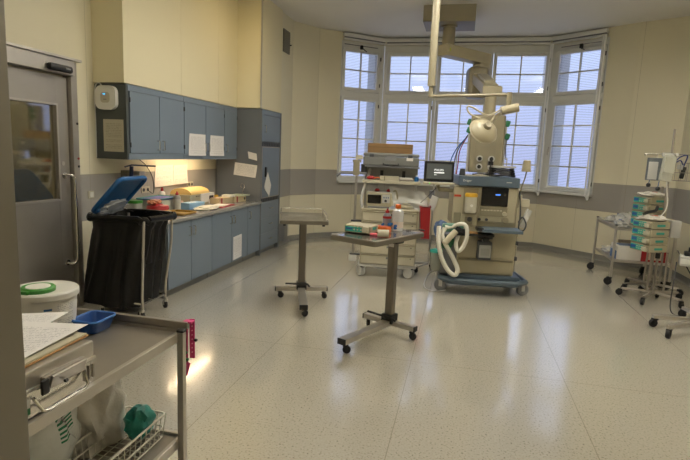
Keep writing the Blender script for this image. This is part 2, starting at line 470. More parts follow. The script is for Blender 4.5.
# ------------------------------------------------------------------ windows
def window(n, o, ang, x0, x1, g0, g1, handle=False, sill=True):
    """local x along the wall, -y into the room"""
    root = thing('window_%d' % n, None, None, (o[0], o[1], 0), ang, kind='structure')
    Z0, Z1 = 1.15, 3.9
    mb = MB()
    for lo, hi in (((x0, 0, Z0), (g0-.075, .14, Z1)), ((g1+.075, 0, Z0), (x1, .14, Z1)), ((g0-.075, 0, Z0), (g1+.075, .14, 1.19)),
                   ((g0-.075, 0, 3.77), (g1+.075, .14, Z1)), ((g0-.075, 0, 2.84), (g1+.075, .14, 2.95))): mb.b2(lo, hi, .006)
    tag(mb.build('window_frame', whitewood, root))
    for nm, a, b, rows in (('upper_sash', 3.02, 3.70, 2), ('lower_sash', 1.26, 2.77, 4)):
        mb = MB(); t = .065
        for lo, hi in (((g0-t, -.02, a-t), (g0, .06, b+t)), ((g1, -.02, a-t), (g1+t, .06, b+t)), ((g0, -.02, a-t), (g1, .06, a)), ((g0, -.02, b), (g1, .06, b+t))): mb.b2(lo, hi, .008)
        xm = (g0+g1)/2
        mb.b2((xm-.012, .0, a), (xm+.012, .045, b), .003)
        for k in range(1, rows): z = a + (b-a)*k/rows; mb.b2((g0, .0, z-.012), (g1, .045, z+.012), .003)
        s = mb.build('sash', whitewood, root); s.name = 'sash'
        mb = MB(); mb.b2((g0, .02, a), (g1, .026, b)); mb.build('pane', pane, s, smooth=0)
        hx = g1 + t + .006
        for z in (a+.08, b-.08):
            mb = MB(); mb.cyl((hx, -.028, z-.035), (hx, -.028, z+.035), .011, n=10); mb.build('hinge', dgrey, root)
    if handle:
        mb = MB(); mb.box((g0-.035, -.03, 1.95), (.03, .015, .1), None, .004); mb.box((g0-.035, -.055, 1.90), (.02, .02, .12), None, .005)
        mb.build('handle', steel, root)
    if sill:
        mb = MB(); mb.b2((x0, -.10, 1.12), (x1, .01, 1.155), .008); mb.build('window_sill', whitewood, root)
    return root
aL = math.atan2(D_[1]-B_[1], D_[0]-B_[0]); aR = math.atan2(G_[1]-E_[1], G_[0]-E_[0])
window(1, B_, aL, LL-.97, LL, LL-.88, LL-.17)
window(2, (0, 10.6), 0, -1.75, -.69, -1.62, -.80)
window(3, (0, 10.6), 0, -.69, .36, -.60, .27)
window(4, (0, 10.6), 0, .36, 1.45, .47, 1.37)
window(5, E_, aR, 0, 1.08, .19, .98, handle=True)
# daylight portals: they only guide sampling of the sky through the windows
for o, a, x0, x1 in ((B_, aL, LL-.97, LL), ((0, 10.6), 0, -1.75, 1.45), (E_, aR, 0, 1.08)):
    L = bpy.data.lights.new('window_portal', 'AREA'); L.shape = 'RECTANGLE'; L.size = x1-x0; L.size_y = 2.75; L.cycles.is_portal = True
    ob = bpy.data.objects.new('window_portal', L); col.objects.link(ob)
    e = Vector((math.cos(a), math.sin(a), 0)); nn = Vector((-e.y, e.x, 0))
    ob.location = Vector((o[0], o[1], 2.525)) + e*(x0+x1)/2 + nn*.2
    ob.rotation_euler = (-nn).to_track_quat('-Z', 'Y').to_euler()

# window blinds' head rails with their cords
def headrail(lbl, o, a, x0, x1, cords, weights=True):
    root = thing('blind_headrail', lbl, 'blind', (o[0], o[1], 0), a, 'blind head rails above the windows')
    mb = MB(); mb.b2((x0, -.10, 3.96), (x1, -.005, 4.03), .012); mb.b2((x0, -.085, 3.90), (x1, -.02, 3.935), .01)
    mb.build('rail', whitewood, root)
    mb = MB(); mb.b2((x0+.02, -.075, 3.935), (x1-.02, -.03, 3.962), .004); mb.build('folded_slats', grey, root)
    for x in cords:
        mb = MB(); mb.tube([(x, -.07, 3.92), (x-.005, -.085, 2.6), (x-.01, -.09, 1.30), (x+.02, -.095, 1.12), (x+.06, -.09, 1.2), (x+.05, -.085, 2.6), (x+.035, -.07, 3.92)], .014, 6, 8)
        mb.build('pull_cord', mat('white_cord', '#f4f4f0', .5), root)
headrail('blind head rail over the narrow window beside the yellow wall corner near the cabinets', B_, aL, LL-.96, LL-.02, [])
headrail('long blind head rail spanning the three middle windows', (0, 10.6), 0, -1.72, 1.42, [])
headrail('blind head rail with looped white cord over the window nearest the infusion stands', E_, aR, .03, 1.06, [.02, 1.0])
for o, a, x, lbl in ((B_, aL, LL-.55, 'dark window opener at the top of the narrow window near the cabinets'), (E_, aR, .6, 'dark window opener at the top of the window nearest the infusion stands')):
    root = thing('window_opener', lbl, 'window opener', (o[0], o[1], 0), a, 'dark openers on the upper sashes')
    mb = MB(); mb.b2((x-.03, -.06, 3.76), (x+.03, -.015, 3.84), .01); mb.build('bracket', darkmetal, root)
    mb = MB(); mb.tube([(x-.38, -.045, 3.825), (x+.36, -.045, 3.825)], .008); mb.build('rod', grey, root)
    mb = MB(); mb.tube([(x, -.06, 3.79), (x+.04, -.10, 3.74), (x+.09, -.09, 3.72)], .009); mb.build('lever', darkmetal, root)

# outer reveals of the window openings
def reveal(name, o, a, x0, x1):
    e = Vector((math.cos(a), math.sin(a), 0)); nn = Vector((-e.y, e.x, 0))
    mb = MB(); mb.box(Vector((o[0], o[1], 2.52)) + e*(x0+x1)/2 + nn*.30, (x1-x0, .30, 2.9), RZ(a)); tag(mb.build(name, whitewood, smooth=0), kind='structure')
reveal('trim_7', E_, aR, .05, .14); reveal('trim_8', E_, aR, 1.04, 1.2); reveal('trim_9', B_, aL, LL-.13, LL-.04); reveal('trim_10', B_, aL, LL-1.1, LL-.93)
for k, x in enumerate((-1.72, -.70, .37, 1.42)): reveal('trim_%d' % (11+k), (0, 10.6), 0, x-.03, x+.03)
# ------------------------------------------------------------------ steel sliding door on the left wall
root = thing('door_1', None, None, (-3.95, 0, 0), 0, kind='structure')
mb = MB(); x0, x1 = .0, .055
WY0, WY1, WZ0, WZ1 = 3.40, 4.24, 1.15, 2.06
for lo, hi in (((x0, DY0-.1, .01), (x1, WY0, 2.34)), ((x0, WY1, .01), (x1, DY1-.01, 2.34)), ((x0, WY0, .01), (x1, WY1, WZ0)), ((x0, WY0, WZ1), (x1, WY1, 2.34))): mb.b2(lo, hi, .002)
leaf = mb.build('door_leaf', steel_door, root)
mb = MB(); mb.b2((.012, WY0, WZ0), (.02, WY1, WZ1)); mb.build('pane', doorglass, leaf, smooth=0)
mb = MB()
for lo, hi in (((.05, WY0-.02, WZ0-.02), (.062, WY1+.02, WZ0)), ((.05, WY0-.02, WZ1), (.062, WY1+.02, WZ1+.02)), ((.05, WY1, WZ0), (.062, WY1+.02, WZ1)), ((.05, WY0-.02, WZ0), (.062, WY0, WZ1))): mb.b2(lo, hi, .003)
mb.build('glazing_bead', steel, leaf)
mb = MB(); mb.tube([(.05, 4.31, 1.38), (.10, 4.32, 1.39), (.125, 4.36, 1.36), (.13, 4.37, 1.2), (.13, 4.37, .66), (.125, 4.36, .51), (.10, 4.32, .48), (.05, 4.31, .49)], .014, 12, 5)
for z in (1.38, .49): mb.cyl((.05, 4.31, z), (.062, 4.31, z), .03)
mb.build('handle', steel_b, leaf)
mb = MB(); mb.cyl((.05, 4.30, 1.50), (.06, 4.30, 1.50), .022); mb.build('lock_cover', steel, leaf)
mb = MB(); mb.b2((0, DY0-.3, 2.36), (.13, DY1+.02, 2.50), .004); mb.b2((0, DY0-.3, 2.50), (.15, DY1+.10, 2.525), .004)
hd = mb.build('header', steel, root)
mb = MB(); mb.b2((.13, 4.06, 2.37), (.19, 4.34, 2.435), .02); sensor = mb.build('motion_sensor', black, hd)
mb = MB(); mb.b2((.185, 4.24, 2.395), (.192, 4.30, 2.41), .002); mb.build('sensor_eye', grey, hd)
mb = MB(); mb.b2((0, DY1+.0, 0), (.10, DY1+.08, 2.50), .004); mb.build('door_jamb', steel_door, root)
mb = MB(); mb.b2((.0, DY1-.02, 0), (.04, DY1+.0, 2.34)); mb.build('seal', black, root)
for z, mm in ((1.55, red), (1.47, black), (1.9, black)):
    mb = MB(); mb.cyl((.10, DY1+.06, z), (.106, DY1+.06, z), .012); mb.build('button', mm, root)

# ------------------------------------------------------------------ vent, lamps
root = thing('vent_grille', 'dark grey air grille high on the wall beside the yellow boxed corner', 'vent', (-3.2, 8.74, 3.60))
mb = MB(); mb.b2((0, -.16, -.19), (.02, .16, .19), .004); mb.build('frame', ventm, root)
for k in range(9):
    mb = MB(); mb.box((.022, 0, -.15+k*.0375), (.018, .28, .006), RY(.6)); mb.build('slat', ventm, root)
mb = MB(); mb.cyl((.02, .15, -.03), (.05, .15, -.03), .012); mb.build('knob', black, root)
def ceiling_lamp(x, y, lbl, rot=0, strength=1.0, color=(1, .86, .66)):
    root = thing('ceiling_light', lbl, 'ceiling light', (x, y, CEIL), rot, 'ceiling light panels')
    mb = MB(); mb.b2((-.65, -.17, -.36), (.65, -.145, -.28), .004); mb.b2((-.65, .145, -.36), (.65, .17, -.28), .004); mb.b2((-.65, -.17, -.36), (-.625, .17, -.28), .004); mb.b2((.625, -.17, -.36), (.65, .17, -.28), .004); mb.build('housing', white, root)
    for x in (-.5, .5):
        mb = MB(); mb.cyl((x, 0, -.29), (x, 0, 0), .008); mb.build('suspension_rod', steel, root)
    M = bpy.data.materials.get('lamp_diffuser')
    if not M:
        M = bpy.data.materials.new('lamp_diffuser'); M.use_nodes = True; b = M.node_tree.nodes['Principled BSDF']
        b.inputs['Emission Color'].default_value = (*LAMP_COL, 1); b.inputs['Emission Strength'].default_value = LAMP_STR
    mb = MB(); mb.b2((-.625, -.145, -.355), (.625, .145, -.29)); mb.build('diffuser', M, root, smooth=0)
LAMP_COL = (1.0, .955, .87); LAMP_STR = 28.0
ceiling_lamp(-1.5, 5.5, 'suspended light panel nearest the wall cabinets', PI/2)
ceiling_lamp(.0, 5.5, 'suspended light panel nearest the anaesthesia machine', PI/2)
ceiling_lamp(2.0, 5.5, 'suspended light panel nearest the infusion stands', PI/2)
ceiling_lamp(-.6, 2.4, 'suspended light panel over the bare floor by the doorway', PI/2)
root = thing('ceiling_spot', 'warm round ceiling spot above the middle wall cabinet', 'ceiling light', (-2.75, 6.85, CEIL))
mb = MB(); mb.lathe([(.16, 0), (.17, -.10), (.15, -.11), (.14, -.10), (.14, -.04), (0, -.04)], 28); mb.build('housing', white, root)
M = bpy.data.materials.new('warm_bulb'); M.use_nodes = True; b = M.node_tree.nodes['Principled BSDF']
b.inputs['Emission Color'].default_value = (1, .74, .36, 1); b.inputs['Emission Strength'].default_value = 34
mb = MB(); mb.lathe([(0, -.045), (.13, -.06), (.10, -.115), (0, -.13)], 24); mb.build('bulb', M, root)
root = thing('added_corridor_light', 'unseen light panel added to brighten the corridor behind the sliding door', 'ceiling light', (-4.7, 3.8, CEIL))  # unseen lamp, added so the corridor shows bright beige through the door pane
mb = MB(); mb.b2((-.2, -.6, -.08), (.2, .6, 0), .005); mb.build('housing', white, root)
M2 = bpy.data.materials.new('added_corridor_diffuser'); M2.use_nodes = True; b = M2.node_tree.nodes['Principled BSDF']
b.inputs['Emission Color'].default_value = (1, .9, .68, 1); b.inputs['Emission Strength'].default_value = 9
mb = MB(); mb.b2((-.18, -.58, -.088), (.18, .58, -.079)); mb.build('diffuser', M2, root, smooth=0)
# world: dull evening sky
wd = bpy.data.worlds.new('sky'); sc.world = wd; wd.use_nodes = True
nt = wd.node_tree; bg = nt.nodes['Background']
tc = nt.nodes.new('ShaderNodeTexCoord'); sx = nt.nodes.new('ShaderNodeSeparateXYZ'); nt.links.new(tc.outputs['Generated'], sx.inputs[0])
rp = nt.nodes.new('ShaderNodeValToRGB'); e = rp.color_ramp.elements
e[0].position = 0.0; e[0].color = (.40, .46, .68, 1); e[1].position = .35; e[1].color = (.58, .72, .98, 1)
nt.links.new(sx.outputs[2], rp.inputs[0]); nt.links.new(rp.outputs[0], bg.inputs[0]); bg.inputs[1].default_value = 1.75
# ------------------------------------------------------------------ wall cabinets
def pull(parent, x, y, z, L=.105, horiz=False):
    mb = MB()
    if horiz: pts = [(x, y-L/2, z), (x+.028, y-L/2, z), (x+.032, y-L/2+.008, z), (x+.032, y+L/2-.008, z), (x+.028, y+L/2, z), (x, y+L/2, z)]
    else: pts = [(x, y, z-L/2), (x+.028, y, z-L/2), (x+.032, y, z-L/2+.008), (x+.032, y, z+L/2-.008), (x+.028, y, z+L/2), (x, y, z+L/2)]
    mb.tube(pts, .007, 8); return mb.build('handle', steel_b, parent)
def wall_cabinet(lbl, y0, y1, doors, side=False):
    root = thing('wall_cabinet', lbl, 'cabinet', (-3.95, y0, 1.55), 0, 'grey blue wall cabinets over the worktop')
    mb = MB(); mb.b2((.002, .002, .066), (.378, y1-y0-.002, .80), .002); mb.build('body', blue_lam_edge, root)
    mb = MB(); mb.b2((.378, 0, .735), (.392, y1-y0, .80), .002); mb.build('cornice_rail', blue_lam, root)
    mb = MB(); mb.b2((.36, 0, -.0), (.392, y1-y0, .068), .002); mb.build('light_pelmet', blue_lam, root)
    for a, b, hs in doors:
        mb = MB(); mb.b2((.38, a-y0+.004, .072), (.40, b-y0-.004, .73), .003); d = mb.build('door', blue_lam, root)
        pull(d, .40, (b-y0-.05) if hs > 0 else (a-y0+.05), .165)
        for z in (.16, .64):
            mb = MB(); hy = (a-y0+.006) if hs > 0 else (b-y0-.006)
            mb.cyl((.40, hy, z-.025), (.40, hy, z+.025), .006, n=8); mb.build('hinge', darkmetal, d)
    if side:
        mb = MB(); mb.b2((.0, -.022, 0), (.385, 0, .80), .002); mb.build('side_panel', mat('dark_grey_laminate', '#454a48', .5, vary=.04), root)
    return root
wall_cabinet('grey blue wall cabinet with the dark side panel carrying the white router', 4.87, 5.98, [(4.89, 5.44, 1), (5.44, 5.98, -1)], True)
wall_cabinet('grey blue wall cabinet with two white sheets taped to its doors', 5.985, 7.11, [(5.985, 6.55, 1), (6.55, 7.11, -1)])
wall_cabinet('narrow single door wall cabinet against the tall cupboard', 7.115, 7.56, [(7.115, 7.55, -1)])

# ------------------------------------------------------------------ base cabinets, worktop, tall cupboard
def base_cabinet(lbl, y0, y1, doors):
    root = thing('base_cabinet', lbl, 'cabinet', (-3.95, y0, 0), 0, 'grey blue base cabinets under the worktop')
    mb = MB(); mb.b2((.03, .002, .1), (.778, y1-y0-.002, .86), .002); mb.build('body', blue_lam_edge, root)
    mb = MB(); mb.b2((.05, .004, 0), (.73, y1-y0-.004, .1)); mb.build('plinth', coving, root)
    for a, b, hs in doors:
        mb = MB(); mb.b2((.78, a-y0+.004, .10), (.80, b-y0-.004, .85), .003); d = mb.build('door', blue_lam, root)
        pull(d, .80, (b-y0-.05) if hs > 0 else (a-y0+.05), .72)
    return root
base_cabinet('grey blue base cabinet standing behind the black bin bag', 4.95, 5.97, [(4.95, 5.45, 1), (5.45, 5.97, -1)])
base_cabinet('grey blue base cabinet with a white notice stuck low on its door', 5.975, 7.09, [(5.975, 6.55, 1), (6.55, 7.09, -1)])
base_cabinet('narrow one door base cabinet next to the drawers', 7.095, 7.58, [(7.095, 7.575, -1)])
root = thing('worktop', 'long speckled grey worktop over the base cabinets', 'worktop', (-3.95, 4.90, .86))
mb = MB(); mb.b2((.0, 0, 0), (.83, 2.685, .04), .006); mb.build('slab', worktop_m, root)
mb = MB(); mb.b2((.0, 0, .04), (.015, 2.685, .10), .003); mb.build('upstand', worktop_m, root)
root = thing('tall_cupboard', 'tall grey blue cupboard with built-in fridge door above three drawers', 'cupboard', (-3.95, 7.61, 0))
mb = MB(); mb.b2((.02, 0, .08), (.775, .86, 2.35), .002); mb.build('body', blue_lam_edge, root)
mb = MB(); mb.b2((.02, -.02, 0), (.80, 0, 2.35), .002); mb.b2((.02, .80, 0), (.80, .86, 2.35), .002); mb.build('side_panel', blue_lam_edge, root)
mb = MB(); mb.b2((.05, .02, 0), (.73, .84, .08)); mb.build('plinth', coving, root)
mb = MB(); mb.b2((.775, 0, 2.27), (.80, .80, 2.35), .002); mb.build('top_rail', blue_lam, root)
mb = MB(); mb.b2((.78, .01, 1.85), (.80, .79, 2.265), .003); d = mb.build('door', blue_lam, root); pull(d, .80, .10, 2.05)
for z0 in (1.775, .875):
    mb = MB()
    for k in range(10): mb.b2((.782, .03+k*.076, z0), (.798, .085+k*.076, z0+.055), .002)
    mb.b2((.775, .01, z0-.005), (.782, .79, z0+.06)); mb.build('ventilation_grille', dgrey, root)
mb = MB(); mb.b2((.775, .03, .945), (.805, .77, 1.755), .004); fd = mb.build('fridge_door', blue_lam, root)
mb = MB()
for lo, hi in (((.79, .01, .94), (.802, .03, 1.765)), ((.79, .77, .94), (.802, .79, 1.765)), ((.79, .01, 1.755), (.802, .79, 1.77)), ((.79, .01, .935), (.802, .79, .945))): mb.b2(lo, hi)
mb.build('door_frame', steel_d, root)
mb = MB(); mb.b2((.80, .12, 1.28), (.83, .17, 1.44), .006); mb.build('handle', black, fd)
for z0, z1 in ((.60, .865), (.345, .595), (.09, .34)):
    mb = MB(); mb.b2((.78, .01, z0), (.80, .79, z1), .003); d = mb.build('drawer', blue_lam, root); pull(d, .80, .40, (z0+z1)/2+.02, .1, True)

# under-cabinet lamp
root = thing('under_cabinet_light', 'warm strip light fixed beneath the wall cabinets', 'light', (-3.72, 6.4, 1.615))
mb = MB(); mb.b2((-.04, -.6, -.03), (.04, .6, 0), .005); mb.build('housing', white, root)
M = bpy.data.materials.new('warm_tube'); M.use_nodes = True; b = M.node_tree.nodes['Principled BSDF']
b.inputs['Emission Color'].default_value = (1, .74, .46, 1); b.inputs['Emission Strength'].default_value = 34
mb = MB(); mb.b2((-.03, -.58, -.038), (.03, .58, -.029), .004); mb.build('diffuser', M, root)

# ------------------------------------------------------------------ papers and fixtures on the cabinets
def sheet(name, lbl, cat, o, u, v, material, group=None, bend=None, t=.0015):
    mb = MB(); o = Vector(o); mb.sheet((0, 0, 0), u, v, t, 6 if bend else 1, 6 if bend else 1, bend)
    ob = mb.build(name, material, smooth=30); ob.location = o
    return tag(ob, lbl, cat, group)
curl = lambda a, b: .015*(1-b)**2*(.5+a)
sheet('paper_notice', 'yellowed printed notice on the dark cabinet end under the router', 'paper', (-3.85, 4.846, 1.63), (.25, 0, 0), (0, 0, .345), paper_old)
sheet('paper_sheet', 'white sheet hung on the wall cabinet door nearer the router', 'paper', (-3.546, 6.07, 1.60), (0, .43, .0), (0, .03, .29), paper_form, 'sheets taped to the wall cabinet doors', curl)
sheet('paper_sheet', 'white sheet hung on the wall cabinet door nearer the tall cupboard', 'paper', (-3.546, 6.64, 1.60), (0, .41, .0), (0, .03, .29), paper_form, 'sheets taped to the wall cabinet doors', curl)
sheet('paper_sheet', 'white sheet on the wall behind the worktop, nearer the bin cart', 'paper', (-3.945, 5.90, 1.17), (0, .42, .01), (0, .03, .28), paper_faint, 'sheets pinned on the wall behind the worktop', curl)
sheet('paper_sheet', 'white sheet on the wall behind the worktop, nearer the beige bread bin shaped box', 'paper', (-3.945, 6.34, 1.18), (0, .36, .01), (0, .02, .27), paper_faint, 'sheets pinned on the wall behind the worktop', curl)
sheet('paper_form', 'cream printed form on the side of the tall cupboard', 'paper', (-3.62, 7.588, 1.30), (.385, 0, -.035), (.02, 0, .20), paper_text, None, curl)
sheet('paper_note', 'small torn white note above the form on the tall cupboard', 'paper', (-3.36, 7.586, 1.57), (.15, 0, -.03), (-.02, 0, .11), paperw, None, curl)
sheet('paper_notice', 'white notice stuck low on a base cabinet door', 'paper', (-3.147, 6.60, .12), (0, .28, .01), (0, .0, .34), paper_form, None)
mb = MB(); mb.sheet((0, 0, 0), (0, .15, -.22), (0, -.13, -.19), .003, 6, 6, lambda a, b: .02*math.sin(a*5)*b)
o = tag(mb.build('hanging_cloth', paperw), 'white pointed sheet hanging from the fridge door handle', 'cloth'); o.location = (-3.112, 7.79, 1.36)
# router
root = thing('wireless_router', 'white rounded wireless router on the dark cabinet end', 'router', (-3.78, 4.846, 2.20))
mb = MB(); M = RX(PI/2).to_4x4(); mb.prism(rrect(.25, .25, .075, 6), 0, .05, M); mb.build('housing', white, root)
mb = MB(); mb.prism(rrect(.11, .11, .03, 5), .05, .053, M); mb.build('front_disc', ivory, root)
mb = MB(); mb.prism(rrect(.022, .012, .004, 3), .052, .056, Matrix.Translation((-.01, 0, .035)) @ M); mb.build('status_light', mat('blue_led', '#3f9fe8', .3, emit='#3fa8ff', estr=3.0), root)
mb = MB(); mb.prism([(-.02, -.004), (.02, -.004), (.02, .004), (-.02, .004)], .052, .055, Matrix.Translation((0, 0, -.02)) @ M); mb.build('logo_mark', grey, root)
mb = MB(); mb.tube([(-.05, -.02, .125), (-.08, -.02, .15), (-.13, -.01, .13), (-.165, .01, .02), (-.165, .015, -.3), (-.168, .015, -.64)], .006, 6, 5); tag(mb.build('cable', white), 'thin white cable running down the wall beside the router', 'cable').location = (-3.78, 4.83, 2.20)

# sockets and switch
def socket(lbl, y, z, w, n, mat_=ivory, plug=True):
    root = thing('wall_socket' if plug else 'light_switch', lbl, 'socket' if plug else 'light switch', (-3.95, y, z), 0, 'wall sockets behind the worktop' if plug else None)
    mb = MB(); mb.b2((0, -w/2, -.04), (.012, w/2, .04), .004); mb.build('plate', mat_, root)
    for k in range(n):
        yy = -w/2 + w*(k+.5)/n
        mb = MB()
        if plug: mb.cyl((.011, yy, 0), (.014, yy, 0), .022, n=18); mb.build('outlet', dgrey, root)
        else: mb.b2((.011, yy-.026, -.028), (.02, yy+.026, .028), .003); mb.build('rocker', white, root)
socket('white light switch on the grey band beside the sliding door', 4.735, 1.155, .09, 1, plug=False)
socket('upright double socket near the counter end behind the blue bin lid', 5.15, 1.19, .09, 1)
socket('double socket on the wall just above the blue bin lid', 5.71, 1.15, .17, 2)
socket('small socket with two dark outlets above the beige bread bin shaped box', 6.80, 1.165, .16, 2)

# dispenser with an elbow lever
root = thing('elbow_dispenser', 'wall dispenser with a long dark blue elbow lever behind the bin lid', 'dispenser', (-3.95, 5.30, 1.25))
mb = MB(); mb.b2((0, -.06, -.12), (.09, .06, .16), .01); mb.build('housing', beige_d, root)
mb = MB(); mb.b2((.05, .02, .10), (.20, .14, .15), .01); mb.build('pump_head', steel, root)
mb = MB(); mb.tube([(.10, -.02, -.14), (.12, -.03, .02), (.13, -.03, .21)], .022, 8); mb.build('lever_post', mat('navy_plastic', '#1b2b52', .4), root)
mb = MB(); mb.tube([(.13, -.15, .205), (.13, -.03, .225), (.16, .18, .215), (.20, .34, .21)], .009, 8); mb.build('lever', mat('navy_plastic', '#1b2b52', .4), root)

# items on the worktop (z = .90)
TOPZ = .901
root = thing('round_flask', 'round steel flask at the counter end by the switch', 'flask', (-3.82, 5.03, TOPZ))
mb = MB(); mb.lathe([(0, 0), (.05, 0), (.055, .02), (.055, .12), (.03, .15), (.02, .18), (.045, .21), (.062, .25), (.045, .29), (0, .305)], 20); mb.build('body', steel, root)
mb = MB(); mb.tube([(.0, 0, .30), (.03, .05, .33), (.05, .10, .31)], .008); mb.build('spout', steel, root)
root = thing('lidded_tub', 'small clear tub with a green lid at the counter end', 'tub', (-3.62, 5.02, TOPZ))
mb = MB(); mb.prism(rrect(.15, .14, .03), 0, .16); mb.build('body', milky, root)
mb = MB(); mb.prism(rrect(.165, .155, .035), .16, .19); mb.build('lid', green, root)
root = thing('storage_box', 'pale cardboard carton with purple tray on top behind the spray bottle', 'box', (-3.74, 5.70, TOPZ), .05)
mb = MB(); mb.b2((-.15, -.2, 0), (.15, .2, .15), .004); mb.build('carton', mat('pale_carton', '#bfc0b0', .7), root)
root = thing('shallow_tray', 'flat purple tray lying on the pale carton', 'tray', (-3.73, 5.66, TOPZ+.151), .05)
mb = MB(); mb.prism(rrect(.30, .52, .03), 0, .012); mb.build('base', mat('purple_plastic', '#4b4d8c', .5), root)
mb = MB(); mb.tube([(x, y, .016) for x, y in rrect(.30, .52, .03)], .006, 6, closed=True); mb.build('rim', mat('teal_edge', '#3f8c80', .5), root)
def pump_bottle(name, lbl, loc, h, r, body, cap, neck=True):
    root = thing(name, lbl, 'bottle', loc)
    mb = MB(); mb.lathe([(0, 0), (r*.94, 0), (r, .008), (r, h*.68), (r*.9, h*.75), (r*.4, h*.82), (r*.4, h*.86), (0, h*.86)], 20); mb.build('body', body, root)
    mb = MB(); mb.lathe([(r*.46, h*.82), (r*.46, h*.9), (r*.25, h*.93), (r*.2, h), (0, h)], 16); mb.build('cap', cap, root)
    return root
b1 = pump_bottle('spray_bottle', 'grey spray bottle with red cap standing at the worktop front edge', (-3.52, 5.75, TOPZ), .25, .045, mat('grey_label', '#8f8f8c', .4), red)
mb = MB(); mb.lathe([(.0455, .03), (.0458, .035), (.0458, .15), (.0455, .155)], 20); mb.build('label', mat('pale_label', '#a9a7a0', .6), b1)
pump_bottle('nozzle_bottle', 'white bottle with red nozzle standing behind the pale carton', (-3.88, 5.98, TOPZ), .27, .04, white, red)
root = thing('sharps_container', 'yellow sharps container with red lid by the open bin', 'container', (-3.42, 5.18, TOPZ))
mb = MB(); mb.lathe([(0, 0), (.10, 0), (.12, .09), (0, .09)], 24); mb.build('body', yellow, root)
mb = MB(); mb.lathe([(.125, .085), (.128, .10), (.118, .13), (.06, .14), (.055, .15), (0, .15)], 24); mb.build('lid', red, root)
mb = MB(); mb.blob((-.03, -.02, .17), (.07, .08, .03), .3, 3, 4); tag(mb.build('crumpled_wrapper', mat('salmon_wrapper', '#c98262', .5)), 'crumpled salmon wrapper lying on the red container lid', 'wrapper').location = (-3.42, 5.18, TOPZ)
root = thing('drip_tray', 'shallow ochre tray on the worktop beside the red lidded container', 'tray', (-3.36, 5.52, TOPZ))
mb = MB(); mb.prism(rrect(.30, .32, .03), 0, .008); mb.build('base', mat('ochre_plastic', '#a07a24', .35), root)
mb = MB(); mb.tube([(x, y, .018) for x, y in rrect(.30, .32, .03)], .012, 6, closed=True); mb.build('rim', mat('ochre_plastic', '#a07a24', .35), root)
root = thing('glove_box', 'pale blue glove box lying before the beige box', 'box', (-3.50, 6.10, TOPZ), -.1)
mb = MB(); mb.b2((-.07, -.17, 0), (.07, .17, .085), .003); mb.build('carton', ltblue, root)
mb = MB(); mb.prism([(x*.5, y*.4) for x, y in rrect(.1, .3, .04)], .085, .088); mb.build('opening', white, root)
root = thing('glove_box', 'pink and white carton next to the grey spray bottle', 'box', (-3.66, 6.0, TOPZ), 0)
mb = MB(); mb.b2((-.05, -.05, 0), (.05, .05, .10), .003); mb.build('carton', mat('pink_carton', '#c09a8c', .6), root)
root = thing('rounded_box', 'beige bread bin shaped box with rounded top on the worktop', 'appliance', (-3.72, 6.42, TOPZ))
mb = MB(); mb.b2((-.17, -.26, 0), (.15, .26, .17), .015); mb.build('body', beige, root)
P = [(-.17, .17)] + [(.0 + .16*math.cos(a), .17+.085*math.sin(a)) for a in [PI-k*PI/12 for k in range(13)]] + [(.16, .17)]
mb = MB(); mb.prism([(x, z) for x, z in P], -.255, .255, Matrix(((1, 0, 0, 0), (0, 0, 1, 0), (0, 1, 0, 0), (0, 0, 0, 1)))); mb.build('rounded_lid', mat('yellowed_plastic', '#d8b873', .45), root)
mb = MB(); mb.b2((.145, .0, .04), (.17, .22, .17), .01); mb.build('front_panel', white, root)
mb = MB(); mb.b2((.15, -.12, .135), (.165, -.02, .15), .004); mb.build('handle', beige_d, root)
root = thing('paper_dispenser', 'white box with dark slot standing past the beige box', 'box', (-3.70, 6.80, TOPZ))
mb = MB(); mb.b2((-.1, -.1, 0), (.1, .1, .16), .01); mb.build('body', white, root)
mb = MB(); mb.b2((.095, -.06, .07), (.105, .06, .12), .003); mb.build('slot', black, root)
mb = MB(); mb.blob((0, 0, .02), (.11, .22, .03), .35, 3, 2., flat=-.02); tag(mb.build('crumpled_cloth', gauze), 'crumpled white cloth at the worktop edge before the beige box', 'cloth').location = (-3.30, 6.12, TOPZ)
root = thing('document_folder', 'red folder with loose papers at the worktop front edge', 'folder', (-3.31, 6.58, TOPZ), .1)
mb = MB(); mb.b2((-.12, -.24, 0), (.10, .22, .012), .003); mb.build('cover', red, root)
mb = MB(); mb.b2((-.10, -.18, .012), (.07, .10, .022)); mb.build('pages', paperw, root)
def binder(lbl, loc, rot, L, mark):
    root = thing('ring_binder', lbl, 'binder', loc, rot, 'cream boxes lying on the worktop')
    mb = MB(); mb.b2((-.14, -L/2, 0), (.03, L/2, .085), .003); mb.build('cover', mat('cream_card', '#c9b68f', .6), root)
    mb = MB(); mb.b2((.0295, -L/2+.05, .0), (.0315, -L/2+.085, .085)); mb.b2((-.14, -L/2+.05, .0855), (.03, -L/2+.085, .0865)); mb.build('stripe', red, root)
    if mark: mb = MB(); mb.cyl((.029, .12, .045), (.032, .12, .045), .02); mb.build('finger_hole', black, root)
binder('cream box file with red stripe lying nearer the red folder', (-3.45, 6.92, TOPZ), -.12, .36, False)
binder('cream box file with red stripe and dark hole, lying by the tall cupboard', (-3.38, 7.27, TOPZ), -.12, .32, True)
mb = MB(); mb.b2((-.08, -.07, 0), (.08, .07, .03), .003); tag(mb.build('small_carton', paperw), 'small white carton lying on the cream box files', 'box').location = (-3.46, 7.08, TOPZ+.088)
mb = MB(); mb.b2((-.13, -.12, 0), (.12, .08, .006)); mb.b2((-.12, -.11, .006), (.11, .09, .012)); mb.b2((-.12, -.09, .012), (.12, .09, .018)); tag(mb.build('paper_stack', mat('green_grey_paper', '#aab39c', .7)), 'small stack of papers on the cream box file by the tall cupboard', 'papers').location = (-3.40, 7.38, TOPZ+.088)
